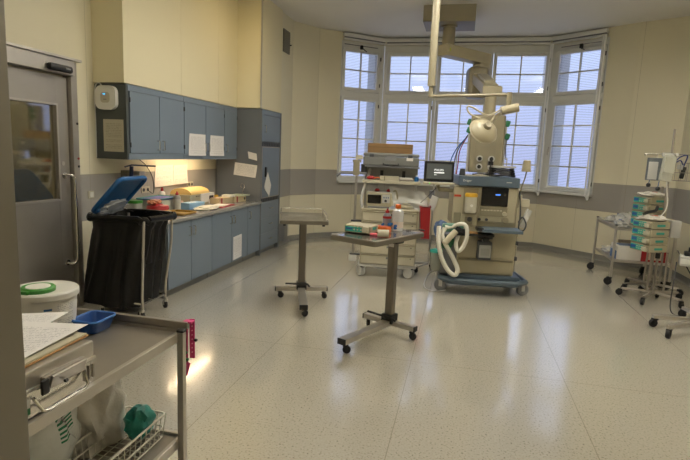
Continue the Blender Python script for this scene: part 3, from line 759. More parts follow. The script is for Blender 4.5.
mb = MB(); mb.tube([(0, 0, 0), (.01, .0, .07), (.02, .02, .12), (0, .05, .155), (-.02, .01, .165), (-.02, -.03, .13), (.0, -.02, .11)], .005, 6, 6)
tag(mb.build('wire_hook', steel_b), 'curled wire stand on the papers by the tall cupboard', 'wire stand').location = (-3.36, 7.36, TOPZ+.107)
mb = MB(); mb.b2((-.05, -.05, 0), (.05, .05, .11), .01); tag(mb.build('yellow_pack', yellow), 'small yellow pack between the white box and the cream box files', 'pack').location = (-3.66, 7.0, TOPZ)
mb = MB(); mb.tube([(-3.94, 5.60, 1.53), (-3.93, 5.72, 1.45), (-3.94, 5.86, 1.3), (-3.93, 5.86, 1.1), (-3.93, 5.74, 1.15)], .004, 6, 6); tag(mb.build('cable', dgrey), 'thin dark cable drooping down the wall to the double socket', 'cable')

# grey box on the floor by the tall cupboard
root = thing('wall_cover', 'small grey duct cover on the floor by the drawers', 'cover', (-3.2, 8.68, .08))
mb = MB(); mb.b2((0, -.10, 0), (.10, .10, .32), .008); mb.build('body', grey, root)
mb = MB(); mb.b2((.1, -.08, .02), (.106, .08, .30), .003); mb.build('front_plate', coving, root)

# ------------------------------------------------------------------ bin cart
root = thing('bin_cart', 'steel wheeled bin cart holding an open black waste bag', 'bin cart', (-3.22, 4.45, 0))
X, Y = .23, .20
mb = MB()
mb.tube([(-X, -Y, .16), (X, -Y, .16), (X, Y, .16), (-X, Y, .16)], .012, 8, closed=True)
mb.tube([(-X, 0, .16), (X, 0, .16)], .009); mb.build('base_frame', steel_b, root)
mb = MB(); mb.tube([(x, y, 1.0) for x, y in rrect(2*X+.16, 2*Y+.10, .06)], .012, 8, closed=True); mb.build('bag_ring', steel_b, root)
for x, y in ((X, -Y), (X, Y), (-X, Y), (-X, -Y)):
    mb = MB(); sx_, sy_ = (1 if x > 0 else -1), (1 if y > 0 else -1)
    mb.tube([(x, y, .14), (x, y, .30), (x+(.07 if sx_ > 0 else .03), y+(sy_*.075 if sx_ > 0 and sy_ < 0 else 0), .72), (x+(.08 if sx_ > 0 else .03), y+(sy_*.07 if sx_ > 0 and sy_ < 0 else 0), 1.0)], .013, 8, 4); mb.build('post', steel, root)
    caster(root, x, y, .045, .028, .15, random.uniform(2.2, 4.), tyre=rubber, fork=steel)
hx = -X-.07; ang = math.radians(46); Ll = .47
lid = MB(); R = RY(-ang)
M = Matrix.Translation((hx, 0, 1.035)) @ R.to_4x4()
lid.prism([(x+Ll/2, y) for x, y in rrect(Ll, .42, .05)], .015, .035, M)
P = [(x+Ll/2, y) for x, y in rrect(Ll, .42, .05)]
lid.tube([M @ Vector((x, y, .012)) for x, y in P], .024, 8, closed=True)
lid.b2((-.02, -.1, -.02), (.02, .1, .02)) if False else None
l = lid.build('lid', bluep, root)
mb = MB(); mb.tube([M @ Vector((-.01, -.15, .0)), M @ Vector((-.01, .15, .0))], .018); mb.build('hinge', steel, l)
mb = MB(); mb.blob(M @ Vector((.10, 0, -.03)), (.09, .17, .03), .35, 3, 7, rot=R); tag(mb.build('crumpled_foil', clearp), 'crumpled clear foil tucked inside the open blue bin lid', 'foil').location = root.location
mb = MB(); n = 72; rings = []
for k in range(15):
    t = k/14; z = 1.02 - t*.90; ring = []
    for i in range(n):
        a = 2*PI*i/n
        ca, sa = math.cos(a), math.sin(a)
        sup = (abs(ca)**4 + abs(sa)**4)**-.25
        f = 1 + (.05 + .05*t)*math.sin(a*11 + 2*math.sin(3*t+a)) * min(1, t*3+.2) + .04*noise.noise(Vector((ca*3, sa*3, z*4)))
        w = (.300 - .05*t + (.02 if k == 1 else 0)); d = .245 - .05*t
        sw = .22*t**1.3+.03 if ca < 0 else -.10*t
        ring.append(mb.bm.verts.new((ca*sup*w*f + (-sw*abs(ca)*sup if ca < 0 else sw*abs(ca)), sa*sup*d*f - ((.03+.05*t) if sa < 0 else 0)*abs(sa), z + (.02*math.sin(a*6) if k == 0 else 0) + (.03*noise.noise(Vector((ca*2, sa*2, 5))) if k == 14 else 0))))
    rings.append(ring)
for a, b in zip(rings, rings[1:]):
    for i in range(n): mb.bm.faces.new((a[i], a[(i+1) % n], b[(i+1) % n], b[i]))
mb.bm.faces.new(rings[-1][::-1])
# inside of the open mouth
inner = [[mb.bm.verts.new(Vector((v.co.x*s, v.co.y*s, z))) for v in rings[0]] for s, z in ((.93, 1.015), (.9, .9), (.8, .55))]
for a, b in zip([rings[0]]+inner, inner):
    for i in range(n): mb.bm.faces.new((a[i], b[i], b[(i+1) % n], a[(i+1) % n]))
mb.bm.faces.new(inner[-1])
mb.build('waste_bag', bagblack, root, smooth=60)
mb = MB(); mb.tube([(x*1.06, y*1.08, 1.0 + .015*math.sin(i*1.9)) for i, (x, y) in enumerate(rrect(2*X+.16, 2*Y+.10, .08, 7))], .032, 8, 2, closed=True); mb.build('bag_fold', bagblack, root)
# ------------------------------------------------------------------ instrument tables
def instrument_table(name, lbl, loc, rot, w, d, cx, cy, h, rail, leg, cross):
    root = thing(name, lbl, 'instrument table', loc, rot, 'mobile instrument tables')
    T = Matrix.Translation((cx, cy, 0))
    mb = MB(); mb.prism(rrect(w, d, .03), h-.045, h-.008, T); mb.build('top_edge', jamb_steel, root)
    mb = MB(); mb.prism(rrect(w-.012, d-.012, .028), h-.012, h-.004, T); mb.build('tabletop', top_steel, root)
    if rail:
        mb = MB(); x, y, z = w/2-.012, d/2-.012, h+.045
        mb.tube([(cx-x, cy-y+.10, h-.02), (cx-x, cy-y+.12, z), (cx-x, cy+y, z), (cx+x, cy+y, z), (cx+x, cy-y+.12, z), (cx+x, cy-y+.10, h-.02)], .006, 8)
        for xx in (-x, x): mb.cyl((cx+xx, cy+y, h-.02), (cx+xx, cy+y, z), .006, n=8)
        mb.build('gallery_rail', steel_b, root)
        for xx in (-x+.04, x-.04):
            mb = MB(); mb.cyl((cx+xx, cy-y+.03, h-.065), (cx+xx, cy-y+.03, h-.045), .015); mb.build('buffer', black, root)
    else:
        mb = MB(); mb.tube([(cx+a, cy+b, h-.004) for a, b in rrect(w-.02, d-.02, .03)], .008, 6, closed=True); mb.build('raised_rim', steel_d, root)
    mb = MB(); mb.box((0, 0, .5*(h-.09)+.07), (.085, .075, h-.13), None, .018, 3); mb.build('column', column_steel, root)
    mb = MB(); mb.box((0, 0, h-.075), (.16, .13, .06), None, .01); mb.build('top_bracket', black, root)
    mb = MB(); mb.box((0, 0, .155), (.12, .12, .09), None, .01); mb.build('column_foot', black, root)
    mb = MB(); mb.box((0, -leg/2, .115), (.085, leg, .05), None, .004); mb.build('long_foot', steel, root)
    mb = MB(); mb.box((0, .0, .112), (cross, .06, .045), None, .004); mb.build('cross_foot', steel, root)
    for p, s in (((0, -leg-.004, .115), (.088, .012, .054)), ((cross/2+.004, 0, .112), (.012, .062, .048)), ((-cross/2-.004, 0, .112), (.012, .062, .048))):
        mb = MB(); mb.box(p, s, None, .003); mb.build('end_cap', black, root)
    for x, y in ((0, -leg+.04), (cross/2-.04, 0), (-cross/2+.04, 0)): caster(root, x, y, .036, .026, .092, random.uniform(-1, 2))
    mb = MB(); mb.tube([(-.19, -.10, .20), (-.05, -.10, .195), (.07, -.09, .19), (.09, -.04, .15)], .011, 8); mb.build('foot_pedal', black, root)
    return root
ta = instrument_table('instrument_table', 'steel instrument table carrying the infusion pump and bottles', (-.60, 4.72, 0), math.radians(-25), .50, .84, -.045, -.19, 1.0, False, .74, .58)
mb = MB(); mb.b2((-.03, -.0385, .86), (.03, -.0378, .91)); mb.build('sticker', paperw, ta)
instrument_table('instrument_table', 'empty steel instrument table with thin gallery rail', (-1.77, 5.55, 0), math.radians(20), .52, .74, -.01, -.17, 1.0, True, .74, .60)

def on_table(px, py, z=1.0): return at_z(px, py, z)
# infusion pump, shared by the table and the stands
def infusion_pump(lbl, loc, rot, group, w=.34, h=.105, d=.24):
    root = thing('infusion_pump', lbl, 'infusion pump', loc, rot, group)
    mb = MB(); mb.b2((-w/2, -d/2, .004), (w/2, d/2, h), .010); mb.build('housing', beige, root)
    mb = MB(); mb.b2((-w/2+.012, -d/2-.005, .016), (w*.20, -d/2+.002, h-.014), .003); p = mb.build('front_panel', teal, root)
    mb = MB(); mb.b2((-w/2+.022, -d/2-.008, .034), (-w*.18, -d/2-.003, h-.026), .002); mb.build('display', bluescr, p)
    mb = MB()
    for i in range(3):
        for j in range(2): mb.cyl((-w*.10+i*.032, -d/2-.004, .036+j*.028), (-w*.10+i*.032, -d/2-.009, .036+j*.028), .008, n=10)
    tag(mb.build('keypad', ivory, p))
    mb = MB(); mb.b2((w*.23, -d/2-.045, .02), (w*.46, -d/2+.002, .075), .012); mb.build('drive_head', ivory, root)
    mb = MB(); mb.b2((w/2-.002, -d*.22, .034), (w/2+.004, d*.22, .062), .003); mb.build('side_label', dgreen if False else teal, root)
    for x in (-w*.4, w*.4):
        mb = MB(); mb.cyl((x, -d*.3, 0), (x, -d*.3, .006), .012, n=10); mb.cyl((x, d*.3, 0), (x, d*.3, .006), .012, n=10); mb.build('feet', rubber, root)
    return root
TA = Matrix.Translation((-.60, 4.72, 0)) @ Matrix.Rotation(math.radians(-25), 4, 'Z')
pp = infusion_pump('teal fronted infusion pump lying on the instrument table', TA @ Vector((-.19, -.27, .999)), math.radians(-12), None, .26, .075, .20)
def bottle(name, lbl, loc, prof, body, cap_prof, capm, cat='bottle'):
    root = thing(name, lbl, cat, loc)
    mb = MB(); mb.lathe(prof, 24); mb.build('body', body, root)
    mb = MB(); mb.lathe(cap_prof, 20); mb.build('cap', capm, root)
    return root
Z1 = .9985
pb = at_z(397, 230.5, Z1)
b = bottle('solution_bottle', 'clear bottle with orange cap standing on the instrument table', pb, [(0, 0), (.052, 0), (.056, .008), (.056, .17), (.05, .195), (.024, .215), (.022, .23), (0, .23)], mat('cloudy_bottle', '#dadcdc', .2, alpha=.8), [(.027, .215), (.027, .25), (.02, .256), (0, .256)], orange)
mb = MB(); mb.lathe([(.0565, .03), (.0568, .035), (.0568, .085), (.0565, .09)], 24); mb.build('label', mat('faded_label', '#cdbfb4', .6), b)
pb = at_z(386.5, 230, Z1)
b = bottle('disinfectant_bottle', 'slim bottle with red cap beside the orange capped bottle', pb, [(0, 0), (.038, 0), (.042, .006), (.042, .125), (.036, .15), (.018, .17), (0, .17)], mat('grey_bottle', '#8d9096', .3), [(.02, .165), (.019, .185), (.010, .195), (.008, .21), (0, .21)], red)
mb = MB(); mb.lathe([(.0425, .115), (.0428, .12), (.0428, .132), (.0425, .137)], 24); mb.build('stripe', red, b)
p0 = at_z(380.5, 232, Z1)
root = thing('plastic_holder', 'orange plastic holder lying on the instrument table', 'holder', p0, -.3)
mb = MB(); mb.b2((-.10, -.05, .0), (.09, .05, .055), .008); mb.build('body', orange, root)
mb = MB(); mb.b2((-.085, -.04, .055), (.075, .04, .058), .004); mb.build('inlay', mat('deep_orange', '#a9430f', .5), root)
root = thing('tourniquet', 'blue strap coiled on the instrument table before the clear bottle', 'strap', at_z(389, 230.8, Z1)+Vector((0, 0, .052)), .2); root.scale = (.6, .6, 1)
mb = MB(); mb.tube([(-.12, .0, 0), (-.06, .05, .012), (.0, .0, .01), (.07, .04, .012), (.12, 0, .0), (.08, -.035, .0)], .014, 8, 6); mb.build('strap', mat('blue_strap', '#2360a8', .5), root)
mb = MB(); mb.b2((.07, -.02, -.035), (.13, .03, -.0), .006); mb.build('buckle', mat('blue_strap', '#2360a8', .5), root)
root = thing('tape_roll', 'cream roll lying on the instrument table in front of the orange holder', 'roll', at_z(383, 237, Z1)+Vector((0, 0, .033)), .2)
mb = MB(); M = Matrix.Rotation(PI/2, 4, 'Y'); mb.lathe([(.014, -.05), (.033, -.05), (.033, .05), (.014, .05), (.014, -.05)], 20, M); mb.build('roll', ivory, root)
mb = MB(); mb.lathe([(.010, -.052), (.0138, -.052), (.0138, .052), (.010, .052)], 16, M); mb.build('core', cardb, root)
root = thing('pink_wrapper', 'small pink wrapper between the pump and the orange holder', 'wrapper', at_z(375.5, 235.5, Z1))
mb = MB(); mb.b2((-.05, -.02, 0), (.05, .02, .02), .006); mb.build('body', mat('pink_wrap', '#d45a6c', .5), root)
root = thing('scissors', 'dark handled scissors on the far end of the instrument table', 'scissors', at_z(416, 230.5, Z1)+Vector((0, 0, .005)), .5)
for s in (1, -1):
    mb = MB(); mb.tube([(.02*math.cos(a)+.06, s*(.022+.016*math.sin(a)), 0) for a in [k*2*PI/12 for k in range(12)]], .005, 6, closed=True); mb.tube([(.04, s*.018, 0), (0, 0, 0), (-.10, -s*.008, 0)], .004, 6); mb.build('blade', darkmetal, root)

# ------------------------------------------------------------------ drawer cart by the window
ST_A = math.atan2(.12, .73)
CX0, CY0 = -1.30, 6.85
ST = Matrix.Translation((CX0, CY0, 0)) @ Matrix.Rotation(ST_A, 4, 'Z')
def SP(s, d, z): return ST @ Vector((s, d, z))
root = cart = thing('drawer_cart', 'beige hospital drawer cart with shelves above, near the window', 'cart', (CX0, CY0, 0), ST_A)
mb = MB(); mb.b2((-.04, .03, .18), (.74, .53, .95), .012); mb.b2((-.05, .01, .945), (.75, .54, .975), .01); mb.build('body', beige, root)
zs = [.19, .335, .49, .645, .80, .945]
for k in range(5):
    mb = MB(); mb.b2((-.025, .005, zs[k]+.006), (.725, .04, zs[k+1]-.006), .006); d = mb.build('drawer', ivory, root)
    mb = MB(); mb.b2((-.02, -.004, zs[k+1]-.022), (.72, .008, zs[k+1]-.010), .003); mb.build('grip_strip', beige_d, d)
    mb = MB(); mb.cyl((.67, .008, zs[k+1]-.045), (.67, -.002, zs[k+1]-.045), .008, n=10); mb.build('lock', dgrey, d)
    mb = MB(); mb.b2((.33, -.001, zs[k+1]-.062), (.39, .008, zs[k+1]-.035), .002); mb.build('label_holder', dgrey if k > 2 else grey, d)
mb = MB(); mb.b2((.18, .06, .115), (.52, .5, .19), .015); mb.build('chassis', grey, root)
mb = MB(); mb.b2((-.06, .02, .14), (.76, .54, .19), .015); mb.build('bumper', lgrey, root)
for x, y in ((.0, .06), (.70, .06), (.0, .48), (.70, .48)): caster(root, x, y, .075, .05, .15, 2.0+x, twin=True, tyre=lgrey, fork=dgrey)
for x in (-.015, .715):
    mb = MB(); mb.b2((x-.018, .42, .97), (x+.018, .46, 1.60), .006); mb.build('upright', lgrey, root)
mb = MB(); mb.b2((-.05, .08, 1.325), (.75, .50, 1.365), .008); mb.build('shelf', ivory, root)
mb = MB(); mb.b2((-.03, .09, 1.545), (.73, .50, 1.565), .006); mb.build('top_shelf', grey, root)
mb = MB(); mb.b2((-.02, .27, 1.365), (.72, .29, 1.545), .003); bk = mb.build('back_panel', mat('grey_metal_panel', '#8a8982', .4), root)
for x in (.19, .50):
    mb = MB(); mb.b2((x, .25, 1.385), (x+.045, .275, 1.50), .004); mb.build('clip', black, bk)
mb = MB(); mb.tube([(-.03, .06, .97), (-.055, .07, 1.12), (.02, .2, 1.40), (.05, .3, 1.53)], .02, 8, 4); mb.build('brace', lgrey, root)
mb = MB(); mb.tube([(-.14, .12, .20), (-.14, .12, 1.66)], .018, 10); pole = mb.build('side_pole', steel, root)
for z in (.30, .52, .78):
    mb = MB(); mb.b2((-.19, .10, z-.012), (-.04, .14, z+.012), .004); mb.build('pole_clamp', dgrey, pole)
mb = MB(); mb.b2((-.20, .08, .20), (-.09, .16, .29), .012); mb.build('pole_foot', lgrey, pole)
mb = MB(); mb.b2((-.19, .09, 1.42), (-.10, .16, 1.62), .01); mb.b2((-.20, .10, 1.60), (-.08, .15, 1.635), .006); mb.build('clamp_block', beige_d, pole)
mb = MB(); mb.b2((-.08, .10, 1.46), (.0, .16, 1.58), .008); mb.build('pole_grip', black, pole)
mb = MB(); mb.tube([(-.42, .12, 1.40), (-.36, .12, 1.45), (-.1, .12, 1.455), (.0, .12, 1.455)], .022, 8); mb.build('swing_arm', grey, pole)
mb = MB(); mb.b2((-.16, .10, 1.64), (-.062, .16, 1.70), .01); mb.build('pole_bracket', ivory, pole)
CG = 'things on the drawer cart'
def on_cart(name, lbl, cat, s, d, z, rot=0): return thing(name, lbl, cat, SP(s, d, z), ST_A+rot)
r = on_cart('carrying_case', 'grey hard case lying on top of the drawer cart', 'case', .33, .28, 1.566)
mb = MB(); mb.b2((-.385, -.20, .0), (.385, .19, .125), .018); mb.build('lower_shell', mat('case_grey', '#6c6d69', .45), r)
mb = MB(); mb.b2((-.385, -.20, .129), (.385, .19, .175), .018); mb.build('upper_shell', mat('case_grey', '#6c6d69', .45), r)
mb = MB(); mb.tube([(-.10, -.195, .035), (-.09, -.235, .018), (.09, -.235, .018), (.10, -.195, .035)], .010, 8, 4); mb.build('handle', black, r)
mb = MB(); mb.b2((-.085, -.208, .075), (.07, -.199, .135), .003); mb.b2((-.07, -.213, .09), (.055, -.205, .122), .003); mb.build('latch_plate', grey, r)
mb = MB(); mb.b2((.21, -.206, .08), (.30, -.2, .125), .001); mb.build('label', paperw, r)
for x in (-.27, .26):
    mb = MB(); mb.b2((x-.03, -.21, .12), (x+.03, -.198, .16), .005); mb.build('latch', dgrey, r)
r = on_cart('brown_box', 'flat brown board box on top of the grey case', 'box', .31, .28, 1.742)
mb = MB(); mb.b2((-.31, -.17, 0), (.31, .17, .13), .004); mb.build('carton', cardb, r)
mb = MB(); mb.b2((-.312, -.172, .075), (.312, -.169, .08)); mb.build('lid_edge', mat('dark_brown', '#4e3a20', .7), r)
r = on_cart('red_toy_clamp', 'red clamp lying on the upper shelf of the drawer cart', 'clamp', .06, .16, 1.367)
mb = MB(); mb.blob((0, 0, .025), (.055, .035, .025), .15, 2, 3, flat=-.024); mb.build('body', red, r)
mb = MB(); mb.tube([(.04, 0, .02), (.10, .01, .035), (.16, .0, .012)], .010, 8); mb.build('handle', orange, r)
r = on_cart('white_carton', 'long white carton on the upper shelf of the drawer cart', 'box', .32, .16, 1.366)
mb = MB(); mb.b2((-.13, -.07, 0), (.13, .07, .06), .004); mb.build('carton', ivory, r)
mb = MB(); mb.b2((-.075, -.072, .0), (-.06, -.069, .06)); mb.build('fold', beige_d, r)
r = on_cart('instrument_tray', 'slim silver tray beside the white carton on the shelf', 'tray', .56, .16, 1.366)
mb = MB(); mb.b2((-.10, -.08, 0), (.10, .08, .025), .004); mb.build('tray', steel_d, r)
mb = MB(); mb.b2((-.10, -.05, .025), (.08, .06, .045), .004); mb.build('papers', paperw, r)
r = on_cart('blue_bottle', 'small blue bottle at the end of the cart shelf', 'bottle', .70, .16, 1.366)
mb = MB(); mb.lathe([(0, 0), (.03, 0), (.03, .06), (.015, .07), (0, .07)], 14); mb.build('body', bluep, r)
mb = MB(); mb.lathe([(.017, .068), (.017, .09), (0, .09)], 12); mb.build('cap', white, r)
r = on_cart('defibrillator', 'small beige monitor with dark screen standing on the cart drawers', 'monitor', .20, .22, .976)
mb = MB(); mb.b2((-.19, -.12, .02), (.17, .14, .22), .02); mb.build('housing', beige, r)
mb = MB(); mb.b2((-.17, -.13, .065), (.02, -.115, .185), .006); mb.build('screen', screen, r)
mb = MB(); mb.b2((.035, -.128, .075), (.14, -.115, .19), .004); kp = mb.build('control_panel', lgrey, r)
for i in range(3):
    mb = MB(); mb.cyl((.06+.03*i, -.127, .15), (.06+.03*i, -.135, .15), .010, n=12); mb.build('button', mat('slate_button', '#5c6c86', .4), kp)
mb = MB(); mb.cyl((.085, -.127, .105), (.085, -.14, .105), .018); mb.build('dial', green if False else dgrey, kp)
mb = MB(); mb.b2((-.16, -.125, .0), (.14, .12, .022), .006); mb.build('foot', grey, r)
mb = MB(); mb.tube([(.15, -.05, .20), (.22, -.06, .25), (.25, -.05, .14), (.22, -.06, .03)], .012, 8, 5); mb.build('paddle_cable', beige_d, r)
for s, lb in ((.16, 'red cap lying on the small monitor, nearer the side pole'), (.33, 'red cap behind the small monitor under the shelf')):
    r = on_cart('red_stopper', lb, 'stopper', s, .30, 1.197)
    mb = MB(); mb.lathe([(0, 0), (.035, 0), (.04, .02), (.02, .04), (0, .04)], 14); mb.build('body', red, r)
r = on_cart('cable_bundle', 'coiled beige cable bundle on the cart drawers behind the bottles', 'cables', .56, .22, .985)
mb = MB()
for k in range(5): mb.tube([((.13-.012*k)*math.cos(a), .09*math.sin(a)+.01*k, .012+.018*k+.01*math.sin(a*2+k)) for a in [2*PI*i/14 for i in range(14)]], .011, 6, 3, closed=True)
mb.build('coil', beige, r)
r = on_cart('plastic_sheet', 'large clear plastic wrap hanging over the end of the drawer cart', 'plastic wrap', .62, .16, 1.16)
mb = MB(); mb.sheet((-.30, 0, .12), (.50, -.02, -.05), (.10, -.05, -.30), .003, 14, 10, lambda a, b: .05*noise.noise(Vector((a*4, b*4, 1))) + .07*math.sin(a*3)); mb.build('wrap', milky, r, smooth=60)
# red bag hung at the end of the cart
r = thing('red_bag', 'red sack hanging at the end of the drawer cart', 'bag', SP(.835, .10, 0), ST_A)
mb = MB(); mb.prism([(-.065, -.02), (.075, -.04), (.085, .16), (-.065, .17)], .58, 1.02); 
for v in mb.bm.verts:
    if v.co.z < .8: v.co.x = v.co.x*.85+.02
mb.build('sack', redbag, r)
mb = MB(); mb.tube([(-.065, -.02, 1.02), (.075, -.04, 1.025), (.085, .16, 1.03), (-.065, .17, 1.02)], .012, 8, closed=True); mb.build('rim', red, r)
# sagging stand between cart and machine
r = thing('drip_stand', 'thin steel wheeled drip stand between the cart and the anaesthesia machine', 'drip stand', (-.42, 7.65, 0))
mb = MB(); mb.cyl((0, 0, .10), (0, 0, 1.35), .013); mb.build('pole', steel, r)
for k in range(5):
    a = 2*PI*k/5+.3; mb = MB(); mb.tube([(0, 0, .11), (.26*math.cos(a), .26*math.sin(a), .085)], .014, 8); mb.build('leg', steel, r)
    caster(r, .26*math.cos(a), .26*math.sin(a), .032, .022, .08, a)
mb = MB(); mb.b2((-.06, -.04, 1.10), (.02, .04, 1.22), .01); mb.build('clamp', grey, r)
mb = MB(); mb.blob((0, 0, 0), (.10, .05, .13), .25, 2.5, 11); o = tag(mb.build('blue_bag', mat('blue_film', '#7f9fce', .35, alpha=.8)), 'pale blue plastic bag hanging between the cart and the anaesthesia machine', 'bag'); o.location = at_y(441, 229, 7.5)
r = thing('white_leaflet_holder', 'white leaflets standing between the cart and the monitor arm', 'leaflets', at_y(433, 203, 7.2))
mb = MB(); mb.box((0, 0, 0), (.10, .02, .20), RY(.3), .004); mb.build('leaflet', paperw, r)
mb = MB(); mb.box((-.12, .02, .02), (.08, .02, .16), RY(-.25), .004); mb.build('leaflet', lgrey, r)

# ------------------------------------------------------------------ anaesthesia machine
AN_A = math.atan2(.14, .98)
AN = Matrix.Translation((-.12, 6.46, 0)) @ Matrix.Rotation(AN_A, 4, 'Z')
def AP(s, d, z): return AN @ Vector((s, d, z))
an = thing('anaesthesia_machine', 'beige anaesthesia machine on a blue wheeled base with white hoses', 'anaesthesia machine', (-.12, 6.46, 0), AN_A)
mb = MB(); mb.prism([(-.06, .06), (.06, -.07), (.84, -.07), (1.0, .06), (.96, .70), (0, .70)], .13, .185); mb.build('base', slate, an)
mb = MB()
mb.tube([(-.07, .06, .18), (.05, -.085, .18), (.86, -.085, .18), (1.01, .06, .18), (.97, .70, .18), (-.01, .70, .18)], .035, 10, closed=True); mb.build('bumper', slate, an)
mb = MB(); mb.b2((.02, -.02, .185), (.92, .66, .25), .02); mb.build('base_cover', slate, an)
for x, y, a in ((-.02, .06, 2.8), (.94, .06, .3), (.02, .64, 2.), (.92, .64, 1.)): caster(an, x, y, .08, .05, .16, a, tyre=grey, fork=lgrey)
mb = MB(); mb.b2((.12, .05, .25), (.84, .60, .87), .012); mb.build('cabinet', beige, an)
mb = MB(); mb.b2((.135, .035, .27), (.80, .055, .435), .008); d = mb.build('drawer', beige, an)
mb = MB(); mb.b2((.135, .02, .43), (.82, .06, .455), .006); mb.build('drawer_grip', beige_d, d)
mb = MB(); mb.b2((.125, .035, .47), (.36, .055, .745), .008); mb.build('side_door', beige, an)
mb = MB(); mb.b2((.03, .08, .87), (.83, .60, 1.375), .015); up = mb.build('upper_housing', beige, an)
mb = MB(); mb.b2((.02, .05, .87), (.34, .10, 1.36), .012); lp = mb.build('vaporiser_bay', beige, an)
mb = MB(); mb.b2((.145, .045, 1.02), (.325, .056, 1.345), .006); mb.build('bay_recess', beige_d, lp)
mb = MB(); mb.b2((.03, .043, 1.235), (.115, .052, 1.262), .002); mb.build('red_label', mat('red_label', '#b03a20', .5), lp)
mb = MB(); mb.b2((.04, .03, .90), (.13, .055, 1.04), .01); mb.b2((.18, .03, .89), (.28, .055, .99), .01); mb.build('connector_panel', beige_d, lp)
mb = MB(); mb.cyl((.235, .03, .96), (.235, .0, .96), .03); mb.build('knob', dgrey, lp)
v = MB(); v.lathe([(0, 0), (.065, 0), (.075, .02), (.075, .20), (.065, .22), (0, .22)], 22, Matrix.Translation((.235, .0, 1.045))); jar = v.build('suction_jar', mat('jar_plastic', '#c4bfae', .25, alpha=.9), an)
mb = MB(); mb.lathe([(.078, .20), (.08, .225), (.07, .245), (0, .25)], 22, Matrix.Translation((.235, .0, 1.045))); mb.build('yellow_lid', yellow, jar)
mb = MB(); mb.cyl((.235, -.075, 1.14), (.235, -.085, 1.14), .018); mb.build('gauge', white, jar)
mb = MB(); mb.b2((.34, .045, .93), (.80, .10, 1.37), .012); pn = mb.build('screen_housing', beige, an)
mb = MB(); mb.b2((.365, .028, 1.135), (.695, .05, 1.37), .012); mb.build('screen', screen, pn)
mb = MB(); mb.b2((.535, .0265, 1.275), (.595, .029, 1.29)); mb.build('screen_text', mat('screen_glow', '#3c6fd0', .4, emit='#4f86ea', estr=1.2), pn)
mb = MB(); mb.b2((.36, .036, 1.01), (.70, .05, 1.12), .005); kp = mb.build('key_strip', beige_d, pn)
for i in range(7):
    mb = MB(); mb.b2((.375+i*.038, .03, 1.075), (.403+i*.038, .04, 1.09), .002); mb.build('key', ivory, kp)
mb = MB(); mb.cyl((.665, .04, 1.045), (.665, .01, 1.045), .028); mb.build('rotary_knob', ivory, kp)
for x, mm in ((.36, black), (.45, dgrey)):
    mb = MB(); mb.cyl((x, .05, .965), (x, .025, .965), .018); mb.build('socket', mm, pn)
mb = MB(); mb.cyl((.68, .05, .965), (.68, .02, .965), .04); mb.build('flow_knob', beige_d, pn)
mb = MB(); mb.b2((.07, .02, 1.375), (.82, .58, 1.50), .014); tp = mb.build('top_tray', slate, an)
lettering('Dr\u00e4ger', tp, (.12, .0185, 1.432), (PI/2, 0, 0), .038, white)
mb = MB(); mb.b2((.655, .0185, 1.435), (.72, .021, 1.446)); mb.build('model_mark', lgrey, tp)
mb = MB(); mb.prism([(.36, -.24), (.84, -.26), (.84, .06), (.36, .06)], .84, .875); mb.build('writing_shelf', slate, an)
mb = MB(); mb.b2((.30, -.24, .845), (.38, -.06, .89), .012); mb.build('shelf_grip', black, an)
mb = MB(); mb.b2((.03, -.15, .77), (.53, .05, .80), .006); mb.build('lower_shelf', black, an)
mb = MB(); mb.b2((.11, -.14, .80), (.33, -.02, .815), .004); mb.build('shelf_liner', mat('ochre_board', '#a37a45', .6), an)
mb = MB(); mb.b2((.36, -.06, .73), (.53, .03, .77), .006); mb.b2((.41, -.10, .70), (.48, -.02, .75), .01); br = mb.build('bottle_bracket', black, an)
mb = MB(); mb.b2((.355, -.10, .47), (.52, .03, .70), .012); lb_ = mb.build('absorber_canister', dgrey, br)
mb = MB(); mb.b2((.365, -.108, .50), (.51, -.098, .66), .006); mb.build('canister_front', milky, br)
mb = MB(); mb.b2((.385, -.113, .53), (.49, -.107, .62)); mb.build('canister_label', mat('grey_print', '#8f9089', .6), br)
mb = MB(); mb.lathe([(0, 0), (.035, 0), (.035, .03), (.02, .05), (0, .05)], 14, Matrix.Translation((.435, -.04, .695))); mb.build('canister_cap', white, br)
# breathing hoses and their block
mb = MB(); mb.b2((-.10, -.10, .80), (.16, .02, .90), .02); mb.build('breathing_block', mat('green_grey_plastic', '#5f8a78', .4), an)
mb = MB(); mb.box((-.02, -.08, .66), (.13, .10, .18), RY(.5), .03); mb.build('breathing_bag', dgreen, an)
mb = MB(); mb.tube([(.06, -.12, .86), (.12, -.14, .83), (.20, -.12, .82)], .03, 10); mb.build('black_valve', black, an)
def HP(px, py, d): 
    """a point in the vertical plane d metres behind the machine's caster line, in the machine's own space"""
    dd = ray(px, py); inv = AN.inverted(); o = inv @ Vector((0, 0, CAM_H)); q = (inv.to_3x3() @ Vector(dd)); t = (d - o.y)/q.y
    return o + q*t
mb = MB(); mb.tube([HP(439, 226, -.12), HP(438.5, 240, -.16), HP(441, 256, -.18), HP(447, 269, -.18), HP(454, 275, -.18), HP(457.5, 270, -.16), HP(453, 258, -.14), HP(446, 245, -.13), HP(442, 235, -.12), HP(445, 228, -.10)], .030, 10, 14, ribs=-.12); mb.build('hose', hose, an)
mb = MB(); mb.tube([HP(445, 227, -.10), HP(452, 227, -.08), HP(460, 224, -.14), HP(466, 226, -.18), HP(467, 236, -.2), HP(463, 247, -.2), HP(458, 251, -.18), HP(456, 243, -.14), HP(459, 234, -.10)], .027, 10, 14, ribs=-.12); mb.build('hose', hose, an)
mb = MB(); mb.tube([HP(445, 243, -.17), HP(450, 237, -.18), HP(456, 231, -.16)], .038, 10); mb.build('y_piece', ivory, an)
